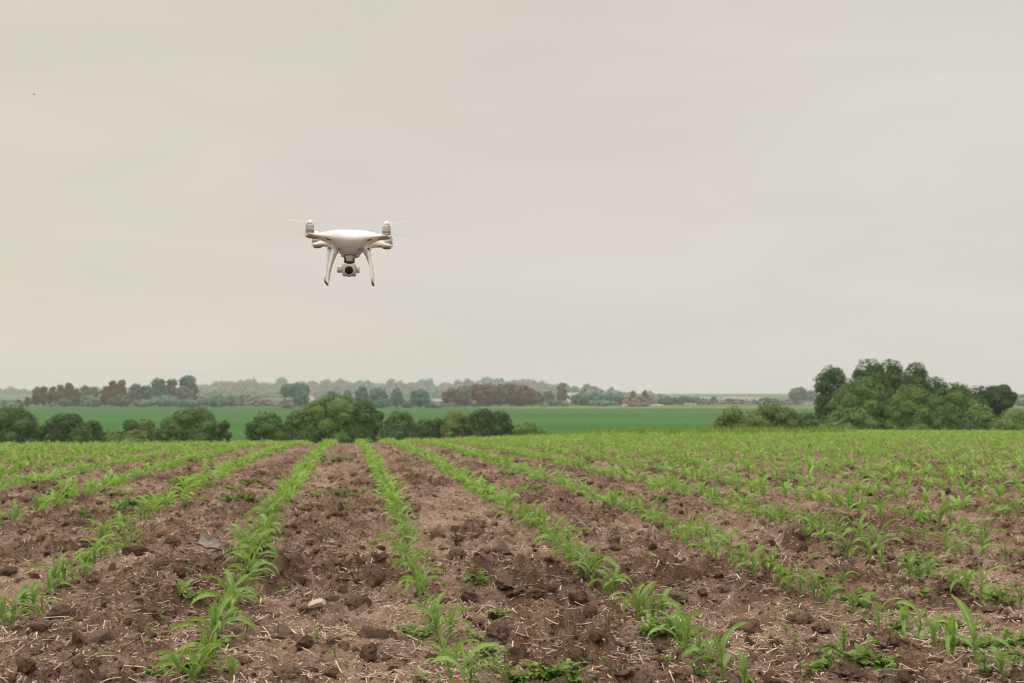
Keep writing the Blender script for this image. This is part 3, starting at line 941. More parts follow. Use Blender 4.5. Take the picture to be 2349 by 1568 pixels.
        leg = put('landing_leg', mb, W_)
        mb = MB()
        mb.tube([(sx * 77, yq, -147.2) for yq in np.linspace(-60, 62, 12)], [2.0] + [3.6] * 10 + [2.0], 12, (1.0, .6))
        put('foot_pad', mb, PAD, leg)
        # vision sensor: round collar with a black eye
        Mx = Matrix.Translation((sx * 63.5, -59, -37.5)) @ Matrix.Rotation(R(90), 4, 'X')
        mb = MB(); mb.lathe([(9.5, -6), (8.9, 3), (7.6, 7.0), (6.6, 8.2), (4.4, 8.6), (.1, 8.0)], 32, Mx)
        eye = put('sensor', mb, W_, leg)
        mb = MB(); mb.lathe([(3.7, 8.1), (3.6, 9.1), (.1, 9.3)], 24, Mx)
        put('lens', mb, BK, eye, sharp=40)
        mb = MB(); mb.lathe([(6.2, 8.35), (6.5, 8.75), (6.9, 8.1)], 32, Mx)
        put('collar', mb, plain('drone sensor collar', (.62, .62, .58), .5), eye)

    # ---- gimbal and camera
    GX, GY = 1.0, -52
    T_ = Matrix.Translation((GX, GY + 8, 0))
    mb = MB(); mb.lathe([(0.1, -56), (16.6, -56), (16.6, -58.5), (14, -58.6), (.1, -58.6)], 36, T_)
    gim = put('gimbal', mb, DK, sharp=40)
    mb = MB(); mb.lathe([(.1, -78), (9, -78), (11.4, -76.6), (12.2, -74.4), (12.2, -67.3), (14.2, -67), (14.5, -66.3), (14.5, -59.6), (13.6, -58.6), (13.4, -57), (.1, -57)], 40, T_)
    put('yaw_motor', mb, G_, gim, sharp=40)
    mb = MB()
    mb.box((GX - 16.2, GY + 14, -69.5), (3.4, 20, 22)); mb.box((GX + 14.9, GY + 14, -69), (2.4, 20, 21)); mb.box((GX - .4, GY + 23.5, -70), (33.4, 4, 23))
    put('bracket', mb, DK, gim, False)
    mb = MB(); mb.box((GX - 5.6, GY + 15, -83), (8.6, 12, 12)); mb.box((GX + 5.2, GY + 15, -83), (10, 12, 12)); mb.box((GX, GY + 19, -83), (19, 10, 11.6))
    put('neck', mb, DK, gim, False)
    import bmesh
    def rbox(c, size, bev, seg=4):
        bm = bmesh.new(); bmesh.ops.create_cube(bm, size=1.0)
        bmesh.ops.scale(bm, vec=size, verts=bm.verts)
        bmesh.ops.bevel(bm, geom=bm.edges[:], offset=bev, segments=seg, profile=.5, affect='EDGES')
        bmesh.ops.triangulate(bm, faces=bm.faces[:])
        V = np.array([v.co[:] for v in bm.verts]) + np.array(c); Fc = np.array([[v.index for v in f.verts] for f in bm.faces]); bm.free()
        return V, Fc
    CZ = -107.5
    mb = MB(); mb.add(*rbox((GX, GY + 2, CZ), (45, 31, 39), 4.5))
    camb = put('camera_body', mb, G_, gim, sharp=50)
    Ml = Matrix.Translation((GX + .3, GY - 12, CZ - 3.2)) @ Matrix.Rotation(R(90), 4, 'X')
    mb = MB(); mb.lathe([(20.5, 0), (19.5, 2.6), (17.0, 6), (16.4, 9.4), (15.6, 10.2), (13.9, 10.2), (13.5, 9.2)], 48, Ml)
    lens = put('lens_barrel', mb, G_, camb, sharp=50)
    mb = MB(); mb.lathe([(13.7, 9.0), (13.6, 9.5), (9, 10.2), (.1, 10.6)], 48, Ml)
    put('lens_glass', mb, BK, lens)
    for (sgn, prof) in ((-1, [(.1, 17.2), (8.6, 17.2), (9.5, 16.2), (9.5, 11.2), (9.0, 10.8), (9.0, 10.2), (9.6, 9.9), (9.6, 1.6), (8.2, .9), (8.2, -2)]),
                        (1, [(.1, 11.2), (9.0, 11.2), (9.8, 10.4), (9.8, 5.4), (8.0, 5.2), (8.0, 4.0), (9.3, 3.8), (9.3, .6), (8.4, -2)])):
        Mr = Matrix.Translation((GX + sgn * 22.5, GY + 2, CZ + .6)) @ Matrix.Rotation(R(90) * sgn, 4, 'Y')
        mb = MB(); mb.lathe(prof[::-1], 36, Mr)
        put('roll_motor' if sgn < 0 else 'tilt_motor', mb, G_, camb, sharp=40)

    root.location = at(803.6, 551.0, 4.26)
    root.rotation_euler = (R(-1.15), R(.5), R(4.0))
    return root
DRONE = build_drone()

# ------------------------------------------------------------------ clods, crumbs, straw, stone, weeds
def strip_of(x, y):
    t = x - ROWK * y
    rows = sorted(row_x.items(), key=lambda q: q[1])
    for (a, xa), (b, xb) in zip(rows[:-1], rows[1:]):
        if xa <= t < xb:
            if a == 'L1' and b == 'R1': return 'in the strip with the pale stone'
            na, nb = int(a[1:]), int(b[1:])
            lo, hi = min(na, nb), max(na, nb)
            return 'between %s and %s rows %s of the pale stone' % (ORD[lo], ORD[hi], 'left' if a[0] == 'L' else 'right')
    return 'in the far rows'

def clod_mesh(seed, sub):
    V, F_ = ICO[sub]
    rs = np.random.RandomState(seed)
    off = rs.uniform(-50, 50, 3)
    r = 1 + .42 * vnoise3(V * 1.1 + off, seed) + .30 * vnoise3(V * 2.6 + off, seed + 1)
    if sub <= 2: r = r * rs.uniform(.78, 1.22, len(r))
    if sub >= 2: r = r + .17 * vnoise3(V * 5 + off, seed + 2)
    if sub >= 3: r = r + .11 * vnoise3(V * 10 + off, seed + 3)
    if sub >= 4: r = r + .075 * vnoise3(V * 20 + off, seed + 4)
    P = V * r[:, None]
    # a few broken flat faces
    for _ in range(6):
        n = rs.normal(size=3); n /= np.linalg.norm(n); d = rs.uniform(.5, .9)
        ex = np.maximum(P @ n - d, 0); P = P - ex[:, None] * n * .85
    P = P * np.array((1.05, .9, .72))
    P[:, 2] += .22
    return P, F_
CLODS = [make_mesh('soil_clod', *clod_mesh(900 + i, 4), M_CLOD, True) for i in range(12)]
CRUMB2 = [clod_mesh(300 + i, 2) for i in range(10)]
CRUMB1 = [clod_mesh(400 + i, 1) for i in range(8)]

HCLOD = [('L', 690, 1040, 160, 1.3), ('L', 920, 1010, 215, 1), ('L', 1460, 355, 175, 1.1), ('L', 1180, 195, 180, .9), ('L', 1300, 200, 150, .9), ('L', 570, 790, 230, .9),
 ('L', 500, 530, 150, .8), ('L', 1000, 640, 160, .8), ('L', 1420, 760, 150, .7), ('L', 360, 920, 190, .7), ('L', 540, 1110, 80, 1), ('L', 840, 450, 100, 1), ('L', 1330, 740, 150, .8),
 ('L', 1380, 985, 95, 1), ('L', 2190, 705, 95, 1), ('L', 860, 1240, 130, .9), ('L', 150, 950, 90, 1), ('L', 660, 490, 110, .8), ('L', 1580, 120, 160, .9), ('L', 60, 370, 150, .9), ('L', 1010, 520, 110, .9),
 ('M', 1065, 490, 200, 1.7), ('M', 400, 510, 140, 1.2), ('M', 690, 612, 140, 1), ('M', 860, 615, 120, .8), ('M', 790, 555, 85, 1.4), ('M', 930, 705, 230, .8), ('M', 1090, 965, 240, 1),
 ('M', 1030, 1140, 190, 1.3), ('M', 460, 1050, 180, 1), ('M', 680, 1040, 110, 1.5), ('M', 250, 965, 180, 1.1), ('M', 800, 1065, 110, 1), ('M', 1840, 235, 165, .9), ('M', 2250, 185, 160, .9),
 ('M', 2300, 510, 170, 1.1), ('M', 1950, 645, 190, .9), ('M', 2220, 995, 230, 1.3), ('M', 2110, 185, 110, 1), ('M', 1250, 1245, 120, .8), ('M', 430, 735, 110, .8), ('M', 910, 1085, 90, 1),
 ('M', 250, 1335, 290, .9), ('M', 2050, 845, 130, .7), ('M', 1660, 60, 120, 1.2), ('M', 1850, 90, 130, 1), ('M', 650, 250, 130, .8), ('M', 770, 245, 110, .8), ('M', 620, 410, 120, .8),
 ('N', 975, 175, 140, .9), ('N', 1430, 525, 150, 1.1), ('N', 1540, 650, 145, 1), ('N', 1725, 520, 125, .9), ('N', 1450, 395, 130, .8), ('N', 1280, 155, 140, .6), ('N', 220, 655, 150, .9),
 ('N', 350, 465, 130, .9), ('N', 600, 665, 190, .9), ('N', 700, 755, 130, .8), ('N', 760, 1145, 230, .9), ('N', 1010, 1095, 170, .9), ('N', 1440, 1025, 150, 1), ('N', 2150, 885, 230, 1.2),
 ('N', 1950, 585, 140, 1), ('N', 2120, 615, 110, 1), ('N', 2215, 1155, 145, .9), ('N', 1830, 415, 90, 1), ('N', 1110, 1185, 100, .9), ('N', 1840, 1265, 80, 1.1), ('N', 350, 1225, 160, .8),
 ('N', 40, 1165, 180, 1.3), ('N', 1070, 1372, 190, .6), ('N', 650, 1240, 110, .9), ('N', 1750, 625, 110, .8), ('N', 1950, 965, 120, 1), ('N', 720, 170, 110, .8), ('N', 80, 590, 130, .9),
 ('R', 330, 825, 175, .9), ('R', 230, 815, 140, .9), ('R', 480, 935, 150, .9), ('R', 770, 965, 190, .8), ('R', 1200, 1005, 160, .9), ('R', 1050, 1095, 140, .9), ('R', 590, 1085, 130, .9),
 ('R', 510, 1175, 110, 1), ('R', 440, 1120, 110, .8), ('R', 950, 1005, 110, .9), ('R', 1470, 1185, 120, .7), ('R', 1370, 1305, 200, .8), ('R', 1830, 1200, 75, .9), ('R', 2110, 735, 130, .8),
 ('R', 2030, 725, 130, .8), ('R', 2260, 815, 120, .9), ('R', 1650, 535, 100, .8), ('R', 330, 605, 130, .7), ('R', 1890, 335, 140, .7), ('R', 2030, 845, 95, .8), ('R', 850, 1372, 340, .6),
 ('R', 100, 1035, 130, .8), ('R', 410, 1015, 130, .8), ('R', 1290, 80, 110, .7), ('R', 700, 330, 120, .6)]
rngl = random.Random(21)
cl = []
for (k, px, py, wpx, hh) in HCLOD:
    x, y = ground_at(*reg(k, px, py))
    cl.append((x, y + .012, wpx / 2.447 * .6117 / 2936 * y * .58, hh))
tries = 0
while len(cl) < 290 and tries < 5000:
    tries += 1
    y = 4.2 + 8.5 * rngl.random() ** .8; x = rngl.uniform(-.42, .42) * y
    t = x - ROWK * y
    if min(abs(t - q) for q in row_x.values()) < .15: continue
    if float(rough_mask(np.array([x]), np.array([y]))[0]) < .5: continue
    cl.append((x, y, rngl.uniform(.016, .042), rngl.uniform(.6, 1.05)))
cl.sort(key=lambda q: q[1])
cnt = {}
for (x, y, r, hh) in cl:
    st = strip_of(x, y); cnt[st] = n = cnt.get(st, 0) + 1
    z = float(terrain(x, y)) + float(np.minimum(micro(np.array([x]), np.array([y]))[0], .06)[0]) * .95
    o = obj('soil_clod', rngl.choice(CLODS), None, (x, y, z - .004), (rngl.uniform(-.2, .2), rngl.uniform(-.2, .2), rngl.uniform(0, 6.28)), (r, r * rngl.uniform(.75, 1.0), r * hh))
    lab = 'soil clod, %s nearest %s' % (ORD[n], st) if n <= 10 else 'brown clod beyond the 10th nearest %s' % st
    tag(o, lab, 'clod', 'larger soil clods %s' % st)

rsl = np.random.RandomState(4)
def spread(n, y0, y1, pw, side=.5, rough=None):
    y = y0 + (y1 - y0) * rsl.random(n) ** pw
    x = rsl.uniform(-1, 1, n) * (side * y + .3)
    if rough is not None:
        m = rough_mask(x, y)
        k = rsl.random(n) < (1 - rough + rough * m)
        x, y = x[k], y[k]
    k = y < corn_end(x) - .3
    return x[k], y[k]
def crumb_items(n, y0, y1, pw, r0, r1, rp, rough):
    x, y = spread(n, y0, y1, pw, rough=rough)
    r = r0 + (r1 - r0) * rsl.random(len(x)) ** rp
    z = soil_z(x, y)
    return np.stack([x, y, z - r * .3, r, rsl.uniform(0, 6.28, len(x)), rsl.uniform(-.5, .5, len(x))], -1)
mA = crumb_items(80000, 2.2, 11, 1.1, .0035, .013, 2.2, .5)
mB = crumb_items(17000, 2.2, 13, 1.1, .007, .028, 2.6, .85)
mC = crumb_items(26000, 10, 52, 1.0, .012, .055, 2.0, .8)
mD = crumb_items(9000, 5, 20, 1.0, .012, .035, 2.2, .9)
o = obj('soil_crumbs', scatter(CRUMB1, np.concatenate([mA, mC]), 'soil_crumbs', M_CLOD, False))
tag(o, 'small loose soil crumbs strewn all over the field', 'soil', kind='stuff')
o = obj('soil_lumps', scatter(CRUMB2, np.concatenate([mB, mD]), 'soil_lumps', M_CLOD, False))
tag(o, 'small rough lumps of soil strewn all over the field', 'soil', kind='stuff')

def straw_piece(seed, ln, wd):
    rng = random.Random(seed)
    seg = 4
    s = np.linspace(-.5, .5, seg + 1)
    b1, b2 = rng.uniform(-.12, .12), rng.uniform(-.10, .10)
    P = np.stack([s * ln, b1 * ln * (s ** 2 * 4 - 1), b2 * ln * (s ** 2 * 4 - 1) * .5], -1)
    mb = MB()
    mb.tube(P, [wd * rng.uniform(.35, .55) for _ in s], 5, (1, .45))
    V = np.concatenate(mb.V); F_ = np.concatenate(mb.T + [np.stack([q[:, 0], q[:, 1], q[:, 2]], -1) for q in mb.Q] + [np.stack([q[:, 0], q[:, 2], q[:, 3]], -1) for q in mb.Q])
    return V, F_
STRAW_L = [straw_piece(10 + i, .05, .0046) for i in range(8)]
STRAW_M = [straw_piece(40 + i, .028, .0042) for i in range(8)]
STRAW_S = [straw_piece(70 + i, .011, .0038) for i in range(8)]
def straw_items(n, y0, y1, pw, s0, s1, lift):
    x, y = spread(n, y0, y1, pw)
    # swept into drifts
    k = rsl.random(len(x)) < np.clip(.55 + .8 * perlin2(x / .35, y / .35, 55), .12, 1)
    x, y = x[k], y[k]
    t = x - ROWK * y
    z = soil_z(x, y)
    return np.stack([x, y, z + lift, rsl.uniform(s0, s1, len(x)), rsl.uniform(0, 6.28, len(x)), np.where(rsl.random(len(x)) < .35, rsl.normal(0, .6, len(x)), rsl.normal(0, .18, len(x)))], -1)
sL = straw_items(13000, 2.2, 9, 1.1, .5, 1.25, .004)
sM = straw_items(42000, 2.2, 11, 1.1, .6, 1.2, .003)
sS = straw_items(90000, 2.2, 13, 1.1, .5, 1.2, .002)
sF = straw_items(14000, 9, 26, 1.0, .8, 1.6, .006)
sG = straw_items(14000, 20, 52, 1.0, 1.2, 2.6, .01)
for lst, var, nm, lb in ((np.concatenate([sL, sF[::2]]), STRAW_L, 'long_straw', 'long bleached straw pieces littering the brown soil'),
                     (np.concatenate([sM, sF[1::2], sG]), STRAW_M, 'straw', 'bleached straw bits littering the brown soil'),
                     (sS, STRAW_S, 'chaff', 'fine pale chaff littering the brown soil')):
    tag(obj(nm, scatter(var, lst, nm, M_STRAW)), lb, 'straw', kind='stuff')

# stout pale stalk pieces one can pick out near the camera
STALK = [make_mesh('stalk_piece', *straw_piece(800 + i, .075, .0062), M_STRAW, True) for i in range(6)]
HSTALK = [('L', 1210, 755, 15), ('L', 245, 375, 30), ('L', 505, 1115, 88), ('L', 515, 800, 2), ('L', 1090, 835, 10), ('L', 935, 1205, 8), ('L', 60, 1050, 20), ('L', 1300, 965, -60), ('L', 540, 1200, 12), ('L', 660, 1260, 18), ('L', 1210, 1275, -5),
          ('M', 830, 140, 30), ('M', 800, 360, 55), ('M', 470, 640, 50), ('M', 290, 195, -30), ('M', 1440, 970, -18), ('M', 345, 945, -35), ('M', 645, 1225, 35), ('M', 660, 1255, 25), ('M', 50, 970, -25), ('M', 420, 1200, 40), ('M', 1520, 1215, 40), ('M', 500, 415, -65),
          ('N', 450, 755, 35), ('N', 385, 905, 25), ('N', 1010, 830, 85), ('N', 1275, 985, 25), ('N', 945, 1110, 88), ('N', 1415, 1155, 50), ('N', 660, 970, 15), ('N', 1455, 545, 45), ('N', 1990, 625, 55), ('N', 350, 1120, 15), ('N', 2280, 880, 25), ('N', 150, 885, -2),
          ('R', 490, 755, 30), ('R', 600, 755, -8), ('R', 920, 840, 80), ('R', 950, 835, -65), ('R', 450, 880, -45), ('R', 540, 950, 8), ('R', 1410, 1085, 60), ('R', 1130, 1300, 35), ('R', 1690, 1330, -15), ('R', 290, 1240, 20), ('R', 40, 1110, 20), ('R', 1040, 1085, -8)]
sl = []
for (k, px, py, a) in HSTALK:
    x, y = ground_at(*reg(k, px, py)); sl.append((y, x, a))
sl.sort()
cnt = {}
for (y, x, a) in sl:
    st = strip_of(x, y); cnt[st] = n = cnt.get(st, 0) + 1
    z = float(soil_z(x, y)[0])
    an = math.atan2(math.sin(R(a)) * 4.2, math.cos(R(a)))
    o = obj('stalk_piece', rngl.choice(STALK), None, (x, y, z + .006), (0, rngl.uniform(-.12, .12), an), rngl.uniform(.75, 1.15))
    tag(o, 'stout pale stalk piece, %s nearest %s' % (ORD[n], st), 'straw', 'stout straw stalks on the soil')

# the pale stone and the curled scrap
x, y = ground_at(*reg('M', 552, 728))
V, F_ = ICO[4]
P = V * (1 + .16 * vnoise3(V * 1.5 + 7, 3) + .04 * vnoise3(V * 6, 4))[:, None]
for n_, d in (((-.2, -.1, 1), .55), ((.9, -.3, .2), .8), ((.1, -.95, -.35), .5), ((0, 0, -1), .3)):
    n_ = np.array(n_) / np.linalg.norm(n_); P = P - np.maximum(P @ n_ - d, 0)[:, None] * n_ * .95
P = P * np.array((.0285, .024, .019))
o = obj('stone', make_mesh('stone', P, F_, M_STONE), None, (x, y + .02, float(soil_z(x, y)[0]) + .017), (R(8), R(-10), R(12)))
tag(o, 'pale flat stone lying on a clod between the two middle corn rows', 'stone')

x, y = ground_at(*reg('L', 2030, 165))
us = np.linspace(0, 1, 40); vs = np.linspace(-1, 1, 14)
U, Vv = np.meshgrid(us, vs, indexing='ij')
px = (U - .5) * .135
wd = np.interp(us, [0, .15, .4, .7, 1], [.034, .036, .027, .016, .006])[:, None]
curl = np.interp(us, [0, .3, .7, 1], [1.35, 1.15, .8, .5])[:, None]
yy_ = wd * np.sin(Vv * curl); zz_ = wd * (1.0 - np.cos(Vv * curl)) * .9 + np.interp(us, [0, .25, .6, 1], [.012, .002, .0, .014])[:, None]
nz = vnoise3(np.stack([px.ravel() * 60, Vv.ravel() * 2, U.ravel() * 0], -1), 8).reshape(px.shape)
yy_ += .002 * nz; zz_ += .003 * nz
P1 = np.stack([px, yy_, zz_], -1).reshape(-1, 3)
i = np.arange(40 * 14).reshape(40, 14)
f = np.stack([i[:-1, :-1], i[1:, :-1], i[1:, 1:], i[:-1, 1:]], -1).reshape(-1, 4)
me = make_mesh('scrap', P1, f, M_SCRAP)
o = obj('scrap', me, None, (x, y + .015, float(soil_z(x, y)[0]) + .006), (R(17), R(5), R(-8)), (1.75, 1.35, 1.1))
md = o.modifiers.new('thick', 'SOLIDIFY'); md.thickness = .004
tag(o, 'curled grey white scrap lying beside the first corn row left of the pale stone', 'scrap')

# ---- weeds
OV = ([0, .08, .3, .55, .8, .94, 1], [.12, .25, .85, 1, .72, .35, .05])
HE = ([0, .04, .16, .4, .7, .92, 1], [.35, .8, 1, .92, .62, .25, .04])
def weed(seed, kind):
    """Unit height about 1; leaves and stems as two meshes."""
    rng = random.Random(seed); parts = []; mb = MB()
    def lf(p, az, el, l, wdt, prof=OV, droop=.7):
        parts.append(blade(rng, np.array(p), az, l, wdt, el, el - droop, 1.2, 5, 2, rng.uniform(-.5, .5), .35, .06, False, prof))
    if kind == 'small':
        h = .85
        mb.tube([(0, 0, -.1), (.03, .02, h * .5), (rng.uniform(-.1, .1), rng.uniform(-.1, .1), h)], [.035, .028, .015], 5)
        for q in range(rng.randint(7, 11)):
            t = rng.uniform(.3, 1)
            lf((.03 * t, .02 * t, h * t), q * 2.4 + rng.uniform(-.4, .4), rng.uniform(.1, 1.0), rng.uniform(.35, .55) * (1.15 - .4 * t), rng.uniform(.20, .30))
    elif kind == 'upright':
        mb.tube([(0, 0, -.1), (.02, 0, .5), (.0, .03, 1)], [.03, .025, .012], 5)
        for q in range(16):
            t = .15 + .85 * q / 15
            lf((.02, 0, t), q * 2.4, rng.uniform(.2, 1.1), rng.uniform(.30, .45) * (1.2 - .6 * t), rng.uniform(.16, .24))
    elif kind == 'broad':
        for q in range(rng.randint(4, 6)):
            az = q * 1.45 + rng.uniform(-.4, .4); el = rng.uniform(.7, 1.35); sl = rng.uniform(.3, .55)
            tip = (math.cos(az) * math.cos(el) * sl, math.sin(az) * math.cos(el) * sl, math.sin(el) * sl)
            mb.tube([(0, 0, -.05), tuple(.5 * c for c in tip), tip], [.035, .03, .022], 5)
            lf(tip, az, el, rng.uniform(.45, .7), rng.uniform(.36, .5), HE, 1.0)
    elif kind == 'grass':
        for q in range(5):
            parts.append(blade(rng, np.array((rng.uniform(-.05, .05), rng.uniform(-.05, .05), 0)), rng.uniform(0, 6.28), rng.uniform(.7, 1.15), .10, rng.uniform(1.1, 1.5), rng.uniform(.2, 1.0), 1.4, 6, 2, .4, .5, .02))
        mb.tube([(0, 0, -.1), (0, 0, .05)], [.04, .03], 5)
    else:   # spreading: several lax stems with many leaves
        for q in range(rng.randint(10, 14)):
            az = q * 2.4 + rng.uniform(-.5, .5); ln = rng.uniform(.6, 1.25); el = rng.uniform(.15, 1.15)
            pts = []
            for t in np.linspace(0, 1, 7):
                e = el * (1 - .35 * t)
                pts.append((math.cos(az + .3 * t) * math.cos(e) * ln * t, math.sin(az + .3 * t) * math.cos(e) * ln * t, math.sin(e) * ln * t - .05 * (1 - t) - .1 * t * t + .04))
            mb.tube(pts, [.022, .02, .018, .016, .014, .012, .008], 4)
            for k_ in range(rng.randint(6, 9)):
                t = rng.uniform(.2, 1); j = min(int(t * 6), 5); fr = t * 6 - j
                p = np.array(pts[j]) * (1 - fr) + np.array(pts[j + 1]) * fr
                lf(p, az + rng.choice((-1, 1)) * rng.uniform(.5, 1.5), rng.uniform(.0, 1.0), rng.uniform(.24, .42), rng.uniform(.15, .25), OV if rng.random() < .6 else HE)
    V, F_, U = merge(parts)
    return make_mesh('leaves', V, F_, M_WEED, True, uv=U), mb.mesh('stem', M_WEED_STEM)
WK = {k_: [weed(i * 7 + j, k_) for j in range(n)] for i, (k_, n) in enumerate((('small', 7), ('spread', 7), ('broad', 4), ('grass', 3), ('upright', 3)))}
